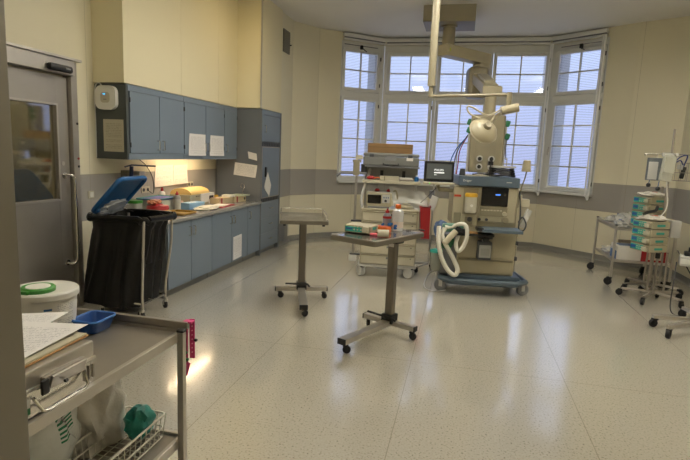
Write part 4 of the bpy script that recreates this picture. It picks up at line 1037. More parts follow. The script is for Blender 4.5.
# suction canister at the machine's side
mb = MB(); mb.lathe([(0, 0), (.06, 0), (.075, .22), (.08, .24), (0, .24)], 20, Matrix.Translation((-.15, .02, .28))); sc_ = mb.build('suction_canister', mat('smoky_plastic', '#8d8f85', .25, alpha=.85), an)
mb = MB(); mb.lathe([(.083, .235), (.083, .26), (.05, .275), (0, .275)], 20, Matrix.Translation((-.15, .02, .28))); mb.build('canister_lid', teal, sc_)
mb = MB(); mb.b2((-.11, .08, .22), (.13, .5, .75), .02); mb.build('gas_cylinder_box', grey, an)
# handpiece rail on the other side
mb = MB(); mb.b2((.83, .10, 1.13), (.98, .18, 1.24), .015); mb.build('side_arm', ivory, an)
mb = MB(); mb.box((.93, .05, 1.0), (.07, .04, .24), RY(.35), .012); mb.build('handpiece', lgrey, an)
mb = MB(); mb.tube([(.84, .08, 1.33), (.86, .04, 1.05), (.85, .02, .88), (.90, .0, .85), (.93, .0, .93), (.88, .0, 1.02), (.84, .02, .95)], .010, 6, 6); mb.build('coiled_cable', dgrey, an)
mb = MB(); mb.tube([(.855, .10, .30), (.86, .10, .82)], .014); mb.build('side_rail', steel_b, an)
for z in (.45, .65): mb = MB(); mb.b2((.84, .07, z), (.88, .12, z+.05), .006); mb.build('rail_clip', dgrey, an)
# gooseneck lamp
r = thing('gooseneck_lamp', 'small beige shaded lamp on a bent neck rising from the machine side', 'lamp', AP(.86, .12, 1.24), AN_A); r.scale = (.85, .85, .95)
mb = MB(); mb.cyl((0, 0, 0), (0, 0, .05), .03); mb.build('base', ivory, r)
mb = MB(); mb.tube([(0, 0, .04), (.0, -.01, .14), (.035, -.02, .27), (.05, -.02, .36)], .010, 8, 5); mb.build('neck', beige_d, r)
mb = MB(); mb.lathe([(.0, .30), (.068, .30), (.052, .44), (.045, .45), (0, .45)], 20, Matrix.Translation((.045, -.02, .06))); mb.build('shade', lampcream, r)
# things lying on the machine
r = thing('cable_coil', 'dark coil of tubing and white disc lying on top of the anaesthesia machine', 'coil', AP(.62, .22, 1.502), AN_A)
mb = MB()
for k in range(4): mb.tube([((.17-.008*k)*math.cos(a), .12*math.sin(a), .02+.026*k+.006*math.sin(3*a+k)) for a in [2*PI*i/16 for i in range(16)]], .013, 6, 2, closed=True)
mb.build('coil', black, r)
mb = MB(); mb.prism(rrect(.34, .24, .08), .115, .137); mb.build('disc', lgrey, r)
r = thing('folded_papers', 'flat white papers on the machine top before the wall unit', 'papers', AP(.28, .2, 1.502), AN_A+.2)
mb = MB(); mb.b2((-.15, -.12, 0), (.17, .12, .012)); mb.build('sheets', ivory, r)
mb = MB(); mb.tube([(-.05, -.08, .02), (.05, -.06, .03), (.18, -.08, .02)], .009, 6, 4); mb.build('cable_end', black, r)
r = thing('clip_stand', 'slim black stand with a clip on the anaesthesia machine top', 'stand', AP(.46, .12, 1.502), AN_A)
mb = MB(); mb.cyl((0, 0, 0), (0, 0, .17), .007); mb.build('rod', black, r)
mb = MB(); mb.b2((-.03, -.02, .14), (.03, .02, .19), .006); mb.build('clip', black, r)
mb = MB(); mb.lathe([(0, 0), (.04, 0), (.035, .05), (.03, .085), (0, .09)], 16); tag(mb.build('tape_dispenser', dgrey), 'dark round dispenser at the monitor end of the machine top', 'dispenser').location = AP(.12, .12, 1.502)

# patient monitor on its arm
r = thing('patient_monitor', 'black framed patient monitor with white wording beside the anaesthesia machine', 'monitor', AP(-.18, .02, 1.41), AN_A)
mb = MB(); mb.b2((-.185, .0, 0), (.185, .07, .255), .014); mb.build('housing', black, r)
mb = MB(); mb.b2((-.155, -.004, .035), (.155, .003, .225), .002); s = mb.build('screen', mat('monitor_grey_screen', '#40423f', .2, emit='#4a4d4a', estr=.6), r)
glow = mat('screen_white', '#d9dcd9', .5, emit='#e6e8e6', estr=.9)
lettering('PHILIPS', s, (-.062, -.0055, .135), (PI/2, 0, 0), .036, glow)
mb = MB(); mb.b2((-.062, -.0065, .108), (.062, -.004, .121)); mb.build('start_bar', glow, s)
mb = MB(); mb.b2((-.062, -.0065, .085), (-.03, -.004, .09)); mb.build('small_line', glow, s)
mb = MB(); mb.b2((-.19, -.02, -.035), (.19, .09, -.005), .01); mb.build('foot_plate', ivory, r)
mb = MB(); mb.cyl((-.11, -.021, -.02), (-.11, -.024, -.02), .006); mb.build('power_light', mat('green_led', '#38c040', .4, emit='#40ff50', estr=1.), r)
mb = MB(); mb.tube([(.0, .05, -.04), (.02, .06, -.10), (.25, .10, -.11)], .025, 8); mb.build('arm', beige_d, r)
mb = MB(); mb.tube([(-.02, .04, -.08), (-.12, .06, -.20), (-.20, .08, -.28)], .006, 6); mb.build('cable', dgrey, r)
# ------------------------------------------------------------------ ceiling supply unit
r = thing('ceiling_pendant', 'cream ceiling supply unit whose jointed arm hangs over the anaesthesia machine', 'ceiling pendant', (-.40, 8.66, CEIL))
def PL(v): return Vector(v) - Vector((-.40, 8.66, CEIL))
mb = MB(); mb.b2(PL((-.80, 8.34, 3.80)), PL((.0, 9.0, CEIL)), .01); mb.build('ceiling_box', beige_d, r)
mb = MB(); mb.cyl(PL((-.40, 8.66, 3.80)), PL((-.40, 8.66, 3.45)), .10, n=24); mb.cyl(PL((-.40, 8.66, 3.80)), PL((-.40, 8.66, 3.775)), .13, n=24); mb.build('column', tan, r)
J = Vector((.16, 9.35, 0)); K = Vector((-.40, 8.66, 0)); dv = (J-K); L = dv.length; a1 = math.atan2(dv.y, dv.x)
mb = MB(); mb.box(PL((K+J)/2 + Vector((0, 0, 3.42))), (L+.26, .22, .19), RZ(a1), .03); ar = mb.build('upper_arm', lampcream, r)
mb = MB(); mb.box(PL(K + Vector((.02, -.12, 3.42))), (.07, .02, .05), None, .004); mb.build('yellow_mark', mat('yellow_green_mark', '#a8ad3a', .5), ar)
mb = MB(); mb.cyl(PL(J+Vector((0, 0, 3.33))), PL(J+Vector((0, 0, 3.16))), .15, n=26); mb.build('joint', lampcream, r)
P0 = Vector((.12, 9.2, 3.08)); P1 = Vector((.30, 8.2, 2.76)); d2 = P1-P0
R2 = d2.to_track_quat('Y', 'Z').to_matrix()
mb = MB(); mb.box(PL(P0 + Vector((-.02, .05, -.08))), (.34, .34, .52), RZ(.2), .07, 4); mb.build('joint_housing', tan, r)
mb = MB(); mb.box(PL((P0+P1)/2), (.24, d2.length, .17), R2, .03); sa = mb.build('spring_arm', lampcream, r)
mb = MB(); mb.box(PL((P0+P1)/2 + R2 @ Vector((0, .1, .10))), (.16, d2.length*.6, .05), R2, .015); mb.build('arm_cover', ivory, sa)
mb = MB(); mb.box(PL(P1+Vector((.01, -.03, -.02))), (.30, .26, .13), RZ(.1), .03); mb.build('lower_joint', lampcream, r)
mb = MB(); mb.cyl(PL((.31, 8.12, 2.72)), PL((.31, 8.12, 2.36)), .085, n=22); mb.build('drop_tube', lampcream, r)
HX, HY = .30, 8.12
hd = MB(); hd.box(PL((HX, HY, 1.94)), (.50, .36, .86), None, .03, 3); head = hd.build('supply_head', tan, r)
mb = MB(); mb.box(PL((HX-.01, HY-.183, 1.85)), (.30, .012, .66), None, .003); fp = mb.build('outlet_panel', beige_d, head)
for sgn in (-1, 1):
    mb = MB(); mb.box(PL((HX+sgn*.262, HY-.06, 1.88)), (.035, .10, .74), None, .01); mb.build('side_rail', lgrey, head)
for i in (0, 1):
    for j in (0, 1):
        x, z = HX-.085+.17*i, 1.60+.12*j
        mb = MB(); mb.cyl(PL((x, HY-.185, z)), PL((x, HY-.205, z)), .048, n=22); ol = mb.build('gas_outlet', lgrey, fp)
        mb = MB(); mb.cyl(PL((x, HY-.2, z)), PL((x, HY-.222, z)), .028, n=16); mb.build('outlet_core', black, ol)
mb = MB(); mb.cyl(PL((HX+.085, HY-.20, 1.72)), PL((HX+.085, HY-.27, 1.74)), .014); mb.tube([PL((HX+.085, HY-.27, 1.74)), PL((HX+.085, HY-.29, 1.65)), PL((HX+.08, HY-.29, 1.55))], .014, 8, 4); mb.build('gas_hose', black, head)
for x, z in ((-.27, 2.26), (-.27, 2.14), (.28, 2.25), (.29, 2.06)):
    mb = MB(); mb.box(PL((HX+x, HY-.1, z)), (.07, .08, .09), RY(.3), .015); mb.build('green_plug', mat('green_plug_plastic', '#1f6a45', .5), head)
mb = MB(); mb.tube([PL((HX+.29, HY-.12, 2.05)), PL((HX+.28, HY-.13, 1.9)), PL((HX+.30, HY-.1, 1.72))], .008, 6, 5); mb.build('cable', dgrey, head)
mb = MB(); mb.tube([PL((HX+.27, HY-.14, 1.74)), PL((HX+.31, HY-.16, 1.74)), PL((HX+.31, HY-.16, 1.60)), PL((HX+.27, HY-.14, 1.60))], .008, 6); mb.build('grab_handle', ivory, head)
for k, (x, mm) in enumerate(((-.30, red), (-.33, dgrey), (-.36, bluep))):
    mb = MB(); mb.tube([PL((HX+x+.05, HY-.1, 2.12-.05*k)), PL((HX+x-.08, HY-.05, 1.85)), PL((HX+x-.10-.03*k, HY+.05, 1.62)), PL((HX+x-.12, HY+.05, 1.30)), PL((HX+x-.05, HY+.02, 1.05))], .008, 6, 6); mb.build('gas_cable', mm, head)

# examination lamp hanging from the ceiling in front of it
LY = 6.2
r = thing('examination_lamp', 'cream ceiling mounted examination lamp with a round dish shade', 'lamp', (-.45, LY, CEIL))
def EL(v): return Vector(v) - Vector((-.45, LY, CEIL))
mb = MB(); mb.cyl(EL((-.45, LY, CEIL)), EL((-.45, LY, CEIL-.06)), .10, n=24); mb.build('ceiling_rose', tan, r)
mb = MB(); mb.cyl(EL((-.45, LY, CEIL-.05)), EL((-.45, LY, 2.54)), .045, n=18); mb.cyl(EL((-.45, LY, 2.54)), EL((-.45, LY, 2.41)), .028, n=16); mb.build('drop_pole', tan, r)
mb = MB(); mb.tube([EL((-.45, LY, 2.425)), EL((.43, LY, 2.455))], .018, 10); mb.build('cross_bar', tan, r)
mb = MB(); mb.cyl(EL((.44, LY, 2.48)), EL((.44, LY, 2.28)), .03, n=16); mb.build('drop_arm', tan, r)
mb = MB(); mb.cyl(EL((.36, LY-.02, 2.27)), EL((.55, LY, 2.315)), .05, n=20, ); mb.build('swivel', lampcream, r)
mb = MB(); mb.tube([EL((.40, LY, 2.27)), EL((.32, LY+.09, 2.22)), EL((.22, LY+.07, 2.08))], .020, 8, 5); mb.tube([EL((.14, LY-.02, 2.18)), EL((.02, LY, 2.23)), EL((-.02, LY, 2.30)), EL((.03, LY, 2.31)), EL((.22, LY, 2.22)), EL((.36, LY, 2.29))], .011, 6, 6); mb.build('arm', lampcream, r)
ax = Vector((.38, -.75, .55)).normalized()
M = Matrix.Translation(EL((.20, LY-.02, 2.06))) @ ax.to_track_quat('Z', 'Y').to_matrix().to_4x4()
mb = MB(); mb.lathe([(.158, -.05), (.165, -.045), (.165, -.03), (.152, .0), (.11, .035), (.065, .055), (0, .06)], 36, M); mb.lathe([(.158, -.05), (.15, -.035), (.10, .0), (0, .02)], 36, M); ds = mb.build('dish_shade', lampcream, r)
mb = MB(); mb.tube([M @ Vector((.165*math.cos(a), .165*math.sin(a), -.04)) for a in [2*PI*k/32 for k in range(32)]], .009, 6, closed=True); mb.build('rim', ivory, ds)
mb = MB(); mb.lathe([(.05, .05), (.046, .085), (.038, .097), (0, .10)], 24, M); mb.build('hub', tan, ds)

# ------------------------------------------------------------------ steel shelf trolley by the wall
RX0, RX1, RY0, RY1 = 2.16, 2.92, 7.78, 8.82
r = thing('shelf_trolley', 'steel two shelf trolley parked along the bare wall', 'trolley', ((RX0+RX1)/2, (RY0+RY1)/2, 0))
w2, d2 = (RX1-RX0)/2, (RY1-RY0)/2
for z, nm in ((.34, 'lower_shelf'), (.80, 'top_shelf')):
    mb = MB(); mb.b2((-w2, -d2, z), (w2, d2, z+.03), .006); s = mb.build(nm, steel, r)
for x in (-w2, w2):
    for y in (-d2, d2):
        mb = MB(); mb.cyl((x, y, .10), (x, y, .87), .018, n=12); p = mb.build('post', steel, r)
        mb = MB(); mb.cyl((x, y, .865), (x, y, .88), .02, n=12); mb.build('cap', black, p)
        caster(r, x, y, .055, .03, .13, random.uniform(2.5, 4))
mb = MB(); mb.tube([(-w2, -d2, .86), (-w2, d2, .86), (w2, d2, .86)], .008); mb.build('rail', steel, r)
GB = 'clear plastic packs on the shelf trolley'
for k, (x, y, s, lb) in enumerate(((2.33, 8.0, (.13, .15, .07), 'clear plastic pack with blue marks on the trolley top, nearest its front post'), (2.42, 8.35, (.16, .18, .10), 'taller clear plastic pack on the trolley top behind the front pack'), (2.35, 8.62, (.12, .12, .06), 'small clear plastic pack at the window end of the trolley top'))):
    t = thing('plastic_pack', lb, 'pack', (x, y, .832+s[2]*.62), 0, GB)
    mb = MB(); mb.blob((0, 0, 0), s, .35, 2.6, 4+k, flat=-s[2]*.62); mb.build('wrap', milky, t)
    for q in range(5):
        mb = MB(); a = random.uniform(0, 6); mb.tube([(s[0]*.75*math.cos(a), s[1]*.75*math.sin(a), s[2]*.8), (s[0]*.75*math.cos(a)+.05, s[1]*.75*math.sin(a)-.03, s[2]*.6)], .012, 8); mb.build('blue_connector', mat('navy_cap', '#20336f', .4), t)
t = thing('supply_box', 'white and blue cardboard box on the lower shelf of the trolley', 'box', (2.42, 7.98, .372))
mb = MB(); mb.b2((-.20, -.14, 0), (.13, .18, .20), .004); mb.build('carton', paperw, t)
mb = MB(); mb.b2((-.203, -.13, .0), (-.199, .17, .12)); mb.b2((-.16, -.10, .2), (.02, .12, .203)); mb.build('blue_print', bluep, t)
t = thing('supply_box', 'red box with a pale label on the lower trolley shelf', 'box', (2.71, 7.96, .372))
mb = MB(); mb.b2((-.17, -.14, 0), (.14, .16, .21), .004); mb.build('carton', red, t)
mb = MB(); mb.b2((-.08, -.145, .03), (.10, -.139, .14)); mb.build('label', mat('pale_label_card', '#cdb9a3', .6), t)
mb = MB(); mb.blob((0, 0, 0), (.16, .2, .06), .3, 3, 21, flat=-.045); tag(mb.build('plastic_pack', clearp), 'flat clear plastic pack on the lower shelf behind the white box', 'pack', GB).location = (2.33, 8.42, .418)
t = thing('shelf_crate', 'low brown crate at the back of the lower trolley shelf', 'crate', (2.68, 8.5, .372))
mb = MB(); mb.b2((-.20, -.25, 0), (.20, .25, .14), .004); mb.build('tub', cardb, t)
mb = MB(); mb.b2((-.205, -.255, .14), (.205, .255, .17), .004); mb.build('lid', mat('pale_card', '#a5977c', .6), t)

# ------------------------------------------------------------------ infusion stands with pump stacks
def star_base(root, n, R, rot, h=.11, two=False):
    for k in range(n):
        a = rot + 2*PI*k/n
        mb = MB(); mb.tube([(0, 0, h), (R*math.cos(a), R*math.sin(a), h-.015)], .018, 8); mb.build('leg', steel_d, root)
        caster(root, R*math.cos(a), R*math.sin(a), .042, .034, h-.02, a+random.uniform(-.7, .7))
    mb = MB(); mb.cyl((0, 0, h-.03), (0, 0, h+.05), .035); mb.build('hub', steel_d, root)
def inf_stand(lbl, loc, rot, top, R):
    root = thing('infusion_stand', lbl, 'infusion stand', loc, 0, 'wheeled infusion stands')
    star_base(root, 5, R, rot)
    mb = MB(); mb.cyl((0, 0, .12), (0, 0, top), .015, n=12); mb.build('pole', steel_d, root)
    mb = MB(); mb.cyl((0, 0, .55), (0, 0, .62), .028); mb.build('collar', black, root)
    return root
S1 = (2.50, 7.12); S2 = (2.62, 7.52)
FACE = math.radians(-62)
s1 = inf_stand('infusion stand with tall pole carrying the front pump stack and fluid bag', (S1[0], S1[1], 0), .35, 2.18, .36)
s2 = inf_stand('infusion stand behind, carrying the rear pump stack', (S2[0], S2[1]+.10, 0), .9, 1.45, .34)
for s, xy, zlo, zhi in ((s1, S1, .12, .64), (s2, S2, .12, .91)):
    for dx in (-.11, .11):
        mb = MB(); mb.cyl((dx*.9, -.12*abs(dx)/.11*.5, .13), (dx*.8, -.06, zhi), .013, n=8); mb.build('pump_strut', steel_d, s)
# hooks on the tall pole
mb = MB(); mb.tube([(-.30, .03, 1.87), (-.28, .03, 1.84), (-.24, .03, 1.87), (.24, -.03, 1.87), (.28, -.03, 1.84), (.30, -.03, 1.88)], .006, 6, 4); mb.tube([(-.04, -.2, 1.88), (-.02, -.18, 1.85), (0, -.14, 1.87), (0, .14, 1.87), (0, .18, 1.84), (0, .2, 1.88)], .006, 6, 4); mb.build('bag_hooks', steel_b, s1)
ord4 = ('lowest', 'second from bottom', 'second from top', 'topmost')
PH = .098
first = None
for (xy, zb, lab, n) in ((S1, .65, 'front pump stack', 4), (S2, .92, 'rear pump stack', 4)):
    for k in range(n):
        off = Vector((math.sin(FACE), -math.cos(FACE), 0))*.17
        loc = Vector((xy[0], xy[1] + (.10 if xy is S2 else 0), zb + k*PH)) + off
        l = 'teal fronted infusion pump, %s in the %s' % (ord4[k], lab)
        if first is None:
            first = infusion_pump(l, loc, FACE, 'infusion pumps stacked on the stands', .30, .096, .28)
        else: dup(first, loc, FACE, l)
for (xy, z, lb, sd) in ((S1, .65+4*PH, 'crumpled white cloth with red mark on top of the front pump stack', 3), (S2, .92+4*PH, 'crumpled white cloth with red mark on top of the rear pump stack', 8)):
    off = Vector((math.sin(FACE), -math.cos(FACE), 0))*.17
    t = thing('cloth_wad', lb, 'cloth', Vector((xy[0], xy[1]+(.1 if xy is S2 else 0), z+.028)) + off, 0, 'cloths on the pump stacks')
    mb = MB(); mb.blob((0, 0, 0), (.16, .12, .035), .35, 2.6, sd, flat=-.026); mb.build('cloth', paperw, t)
    mb = MB(); mb.blob((.02, -.03, .030), (.045, .03, .010), .2, 3, sd, 2); mb.build('red_mark', mat('faded_red', '#c9684f', .6), t)
# bags and holder on the tall pole
t = thing('pressure_cuff', 'grey metal pressure cuff hanging from the infusion stand hook', 'pressure cuff', (S1[0]-.17, S1[1]-.02, 1.54))
mb = MB(); mb.prism(rrect(.20, .05, .022), 0, .28); mb.build('cuff', mat('grey_fabric', '#5e6468', .5), t)
mb = MB(); mb.box((-.035, -.03, .12), (.105, .014, .22), None, .005); mb.build('window', lgrey, t)
mb = MB(); mb.tube([(0, 0, .27), (.01, 0, .31), (-.01, 0, .33)], .005, 6, 4); mb.build('hook', steel, t)
for x, z in ((-.06, -.06), (.05, -.10)):
    mb = MB(); mb.lathe([(0, -.028), (.02, -.02), (.028, 0), (.02, .02), (0, .028)], 14, Matrix.Translation((x, -.02, z))); bb = mb.build('bulb', black, t)
    mb = MB(); mb.tube([(x, -.02, z+.02), (x+.01, -.01, .0)], .005, 6); mb.build('bulb_tube', bluep, bb)
t = thing('fluid_bag', 'clear fluid bag hanging at the front of the infusion stand', 'fluid bag', (S1[0]-.07, S1[1]-.16, 1.54))
mb = MB(); mb.box((-.01, 0, .16), (.15, .05, .33), RY(.08), .022, 4); mb.box((.0, -.02, .20), (.13, .03, .20), RY(.05), .012, 3); mb.build('bag', mat('fluid_film', '#cfcfc0', .15, alpha=.5, bump=.3), t)
mb = MB(); mb.b2((-.09, -.012, .30), (.09, .012, .345), .004); mb.build('hanger_flap', milky, t)
mb = MB(); mb.tube([(.0, 0, 0), (.01, -.01, -.1), (.03, -.03, -.3), (-.05, -.1, -.42), (-.18, -.15, -.44)], .006, 6, 6); mb.build('drip_line', white, t)
t = thing('wire_basket', 'small wire basket on the infusion stand holding a black handset', 'wire basket', (S1[0]+.14, S1[1]+.0, 1.55))
mb = MB()
for z in (0, .10, .22): mb.tube([(-.12, -.07, z), (.16, -.07, z), (.16, .07, z), (-.12, .07, z)], .004, 6, closed=True)
for x in (-.12, -.05, .02, .09, .16):
    for y in (-.07, .07): mb.tube([(x, y, 0), (x, y, .22)], .003, 6)
mb.build('wires', steel_d, t)
t = thing('handset', 'black handset on a blue lanyard in the wire basket', 'handset', (S1[0]+.15, S1[1]+.0, 1.60))
mb = MB(); mb.box((0, 0, .05), (.05, .03, .15), RY(.15), .012); mb.build('body', black, t)
mb = MB(); mb.tube([(0, 0, .12), (-.05, -.02, .20), (-.12, -.02, .16), (-.06, -.02, .24), (.02, -.02, .26), (.0, 0, .13)], .008, 6, 4); mb.build('lanyard', mat('navy_strap', '#20306e', .6), t)
mb = MB(); mb.box((-.05, -.03, .12), (.07, .008, .06), RY(.1), .002); mb.build('tag', lgrey, t)
mb = MB(); mb.tube([(0, 0, 0), (.06, .02, .03), (.15, .06, .05), (.18, .10, .10)], .018, 8, 5); o = tag(mb.build('dark_probe', black), 'dark tapered probe lying across the front pump stack cloth', 'probe'); o.location = (S1[0]-.28, S1[1]-.16, .65+4*PH+.075)
t = thing('power_adapter', 'pale grey box clamped behind the front pump stack', 'power unit', (S1[0]+.18, S1[1]+.10, .82))
mb = MB(); mb.b2((-.06, -.06, 0), (.06, .06, .22), .01); mb.build('housing', lgrey, t)
mb = MB(); mb.b2((-.16, -.03, .08), (-.05, .03, .13), .006); mb.build('clamp', black, t)
for pts, lb in (([(2.80, 7.1, 1.20), (2.86, 7.0, 1.17), (2.93, 7.02, 1.0), (2.92, 7.0, .7), (2.90, 6.9, .5)], 'black cable looping from the front pump stack down to the right stand'),
                ([(2.66, 6.95, .55), (2.58, 6.75, .3), (2.52, 6.55, .02), (2.62, 6.35, .012), (2.78, 6.4, .05), (2.86, 6.5, .4)], 'black cable trailing on the floor between the infusion stands'),
                ([(2.9, 7.6, .60), (3.0, 7.4, .35), (3.1, 7.2, .10), (3.2, 6.9, .02)], 'black cable dropping behind the infusion stands to the wall')):
    mb = MB(); mb.tube(pts, .007, 6, 8); tag(mb.build('cable', black), lb.replace('right stand', 'grey device'), 'cable')
# third stand, half out of the picture, with the device clamped to it
t = thing('equipment_stand', 'steel wheeled stand nearest the camera, holding the small grey device', 'equipment stand', (2.66, 5.95, 0), 0, 'wheeled infusion stands')
for a, L in ((math.radians(186), .56), (math.radians(218), .68), (math.radians(100), .45), (math.radians(20), .4), (math.radians(300), .45)):
    mb = MB(); mb.box((L/2*math.cos(a), L/2*math.sin(a), .115), (L, .045, .035), RZ(a), .004); mb.build('leg', steel, t)
    caster(t, (L-.03)*math.cos(a), (L-.03)*math.sin(a), .045, .036, .10, a+.3)
mb = MB(); mb.cyl((0, 0, .10), (0, 0, 1.0), .02); mb.build('pole', steel, t)
mb = MB(); mb.cyl((0, 0, .09), (0, 0, .16), .05); mb.build('hub', black, t)
t = thing('clamped_device', 'small grey device with dark clamp on the nearest wheeled stand', 'device', (2.66, 6.62, .60), -.3)
mb = MB(); mb.b2((-.10, -.09, -.03), (.16, .09, .09), .02); mb.build('housing', lgrey, t)
mb = MB(); mb.b2((-.09, -.096, .0), (.08, -.088, .06), .004); mb.build('front', white, t)
mb = MB(); mb.b2((-.06, -.06, .09), (.16, .06, .14), .015); mb.cyl((.0, 0, .12), (.0, 0, .19), .02); mb.build('clamp', black, t)
mb = MB(); mb.tube([(.05, .0, .10), (.16, -.2, .08), (.18, -.5, .10), (.06, -.66, .10)], .015, 8, 5); mb.build('arm', darkmetal, t)

# ------------------------------------------------------------------ steel trolley in the foreground
TX0, TX1, TY0, TY1, TZ = -1.93, -1.25, 1.04, 2.10, .85
r = thing('steel_trolley', 'steel two tier trolley in the foreground beside the door jamb', 'trolley', ((TX0+TX1)/2, (TY0+TY1)/2, 0))
w2, d2 = (TX1-TX0)/2, (TY1-TY0)/2
mb = MB(); mb.b2((-w2+.01, -d2+.01, TZ-.035), (w2-.01, d2-.01, TZ-.012), .003); mb.build('tray_base', steel_d, r)
mb = MB()
for lo, hi in (((w2-.022, -d2, TZ-.045), (w2, d2, TZ+.0)), ((-w2, -d2, TZ-.045), (-w2+.022, d2, TZ+.0)), ((-w2+.022, -d2, TZ-.045), (w2-.022, -d2+.022, TZ))): mb.b2(lo, hi, .004)
mb.build('tray_edge', steel, r)
mb = MB(); mb.b2((-w2-.02, d2-.015, TZ+.005), (w2+.02, d2+.01, TZ+.04), .006); mb.b2((-w2+.022, d2-.02, TZ-.045), (w2-.022, d2-.001, TZ+.004)); mb.build('end_rail', steel_d, r)
mb = MB(); mb.b2((-w2+.01, -d2+.01, .27), (w2-.01, d2-.01, .30), .004); mb.build('lower_shelf', steel_d, r)
mb = MB()
for lo, hi in (((w2-.022, -d2, .265), (w2, d2, .315)), ((-w2, -d2, .265), (-w2+.022, d2, .315)), ((-w2+.022, d2-.022, .265), (w2-.022, d2-.001, .315))): mb.b2(lo, hi, .004)
mb.build('lower_edge', steel, r)
for x in (-w2-.012, w2+.012):
    for y in (-d2+.03, d2-.05):
        mb = MB(); mb.b2((x-.016, y-.016, .11), (x+.016, y+.016, TZ+.005), .004); p = mb.build('post', steel, r)
        mb = MB(); mb.b2((x-.018, y-.018, TZ+.005), (x+.018, y+.018, TZ+.018), .004); mb.build('post_cap', black, p)
        caster(r, x, y, .05, .03, .115, random.uniform(0, 3))
t = thing('tourniquet_strap', 'magenta perforated strap hung over the foreground trolley corner', 'strap', (TX1+.008, TY1+.01, TZ))
mb = MB()
mb.tube([(.0, .0, -.14), (.004, .0, .03), (.018, .012, .045), (.03, .03, .04), (.034, .034, -.09)], .004, 6) if False else None
mb.box((-.004, -.01, -.07), (.026, .006, .22), None, .002); mb.box((.014, .02, -.055), (.026, .006, .20), RZ(.2), .002); mb.box((.005, .004, .036), (.046, .036, .010), None, .003); mb.box((.004, -.010, -.20), (.018, .005, .07), RY(.25), .002)
mb.build('strap', pink, t)
for k in range(7):
    mb = MB(); mb.cyl((.016, .012, .01-.022*k), (.016, .0165, .01-.022*k), .003, n=8); mb.build('eyelet', mat('pale_pink', '#e3a6bd', .6), t)
for x, z in ((.0, -.115), (.004, -.150), (-.006, -.160)):
    mb = MB(); mb.cyl((x, -.010, z), (x, -.022, z), .009, n=12); mb.build('button', dgreen, t)
mb = MB(); mb.cyl((.026, .02, -.06), (.038, .02, -.06), .007, n=10); mb.build('stud', black, t)
# bucket
t = thing('wipes_bucket', 'white bucket of wipes with a green flip lid on the trolley', 'bucket', (-1.835, 1.885, TZ-.011)); t.scale = (.92, .92, 1)
mb = MB(); mb.lathe([(0, 0), (.125, 0), (.131, .006), (.143, .18), (.143, .195), (0, .195)], 44); b = mb.build('body', white, t)
mb = MB(); mb.lathe([(.150, .178), (.153, .183), (.153, .205), (.147, .212), (.135, .206), (0, .206)], 44); ld = mb.build('lid', white, t)
mb = MB(); mb.lathe([(.076, .206), (.078, .222), (.07, .228), (.05, .225), (0, .225)], 30, Matrix.Translation((-.005, -.035, 0))); mb.b2((-.03, -.125, .206), (.02, -.08, .222), .005); cp = mb.build('green_cap', green, ld)
mb = MB(); mb.lathe([(.056, .224), (.054, .2275), (0, .2275)], 26, Matrix.Translation((-.005, -.035, 0))); mb.build('cap_label', paperw, cp)
def wrap_label(a0, a1, z0, z1, rr, m, nm):
    mb = MB(); n = 16
    v = [[mb.bm.verts.new((rr(z)*math.cos(a0+(a1-a0)*i/n), rr(z)*math.sin(a0+(a1-a0)*i/n), z)) for i in range(n+1)] for z in (z0, z1)]
    for i in range(n):
        f = mb.bm.faces.new((v[0][i], v[0][i+1], v[1][i+1], v[1][i]))
        for lp, (uu, vv) in zip(f.loops, ((i/n, 0), ((i+1)/n, 0), ((i+1)/n, 1), (i/n, 1))): lp[mb.uv].uv = (uu, vv)
    return mb.build(nm, m, b)
rr = lambda z: .1318 + (.143-.131)*(z-.006)/.174
dirc = math.atan2(-1.86, 1.755)
wrap_label(dirc-.30, dirc+.20, .075, .115, rr, green, 'green_label')
wrap_label(dirc+.33, dirc+1.05, .05, .165, rr, print_material('bucket_print', '#d9d7cf', '#6a6a72', 14, 30., .48, .05), 'printed_label')
wrap_label(dirc-.05, dirc+.2, .135, .145, rr, bluep, 'blue_line')
# blue tray
t = thing('blue_tray', 'small blue plastic tray behind the papers on the trolley', 'tray', (-1.662, 1.985, TZ-.011), 0)
mb = MB(); mb.prism(rrect(.10, .12, .02), 0, .006)
a = rrect(.10, .12, .02); bb = rrect(.14, .16, .03); a2 = rrect(.09, .11, .02); b2 = rrect(.13, .15, .028)
q = [[mb.bm.verts.new((x, y, z)) for x, y in P] for P, z in ((a, 0), (bb, .06), (b2, .06), (a2, .006))]
for A1, B1 in zip(q, q[1:]):
    for i in range(len(a)): mb.bm.faces.new((A1[i], A1[(i+1) % len(a)], B1[(i+1) % len(a)], B1[i]))
mb.build('tray', bluetray, t)
mb = MB(); mb.tube([(x, y, .06) for x, y in bb], .006, 6, closed=True); mb.build('rim', mat('bright_blue', '#2c62a8', .4), t)
# sterilisation box
BX = -1.268; BY0, BY1 = 1.06, 1.50
t = thing('steriliser_case', 'steel instrument case with latch and green tag on the trolley', 'case', (BX, BY0, TZ+.002))
mb = MB(); mb.b2((-.30, 0, 0), (0, BY1-BY0, .095), .008); mb.build('lower_case', steel_b, t)
mb = MB(); mb.b2((-.306, -.006, .098), (.006, BY1-BY0+.006, .160), .01); mb.b2((-.31, -.008, .09), (.01, BY1-BY0+.008, .102), .003); mb.build('lid', steel, t)
mb = MB(); mb.b2((.004, .20, .075), (.025, .38, .125), .006); mb.box((.032, .29, .105), (.01, .15, .045), RY(.35), .003); lt = mb.build('latch', steel_d, t)
mb = MB(); mb.b2((.028, .175, .075), (.04, .205, .125), .006); mb.build('latch_seal', black, lt)
mb = MB(); mb.cyl((.036, .27, .085), (.044, .27, .09), .006); mb.build('rivet', black, lt)
mb = MB(); mb.tube([(.005, .17, .07), (.03, .18, .025), (.035, .20, .018), (.035, .36, .018), (.03, .38, .025), (.005, .39, .07)], .0055, 8); mb.build('handle', steel_b, t)
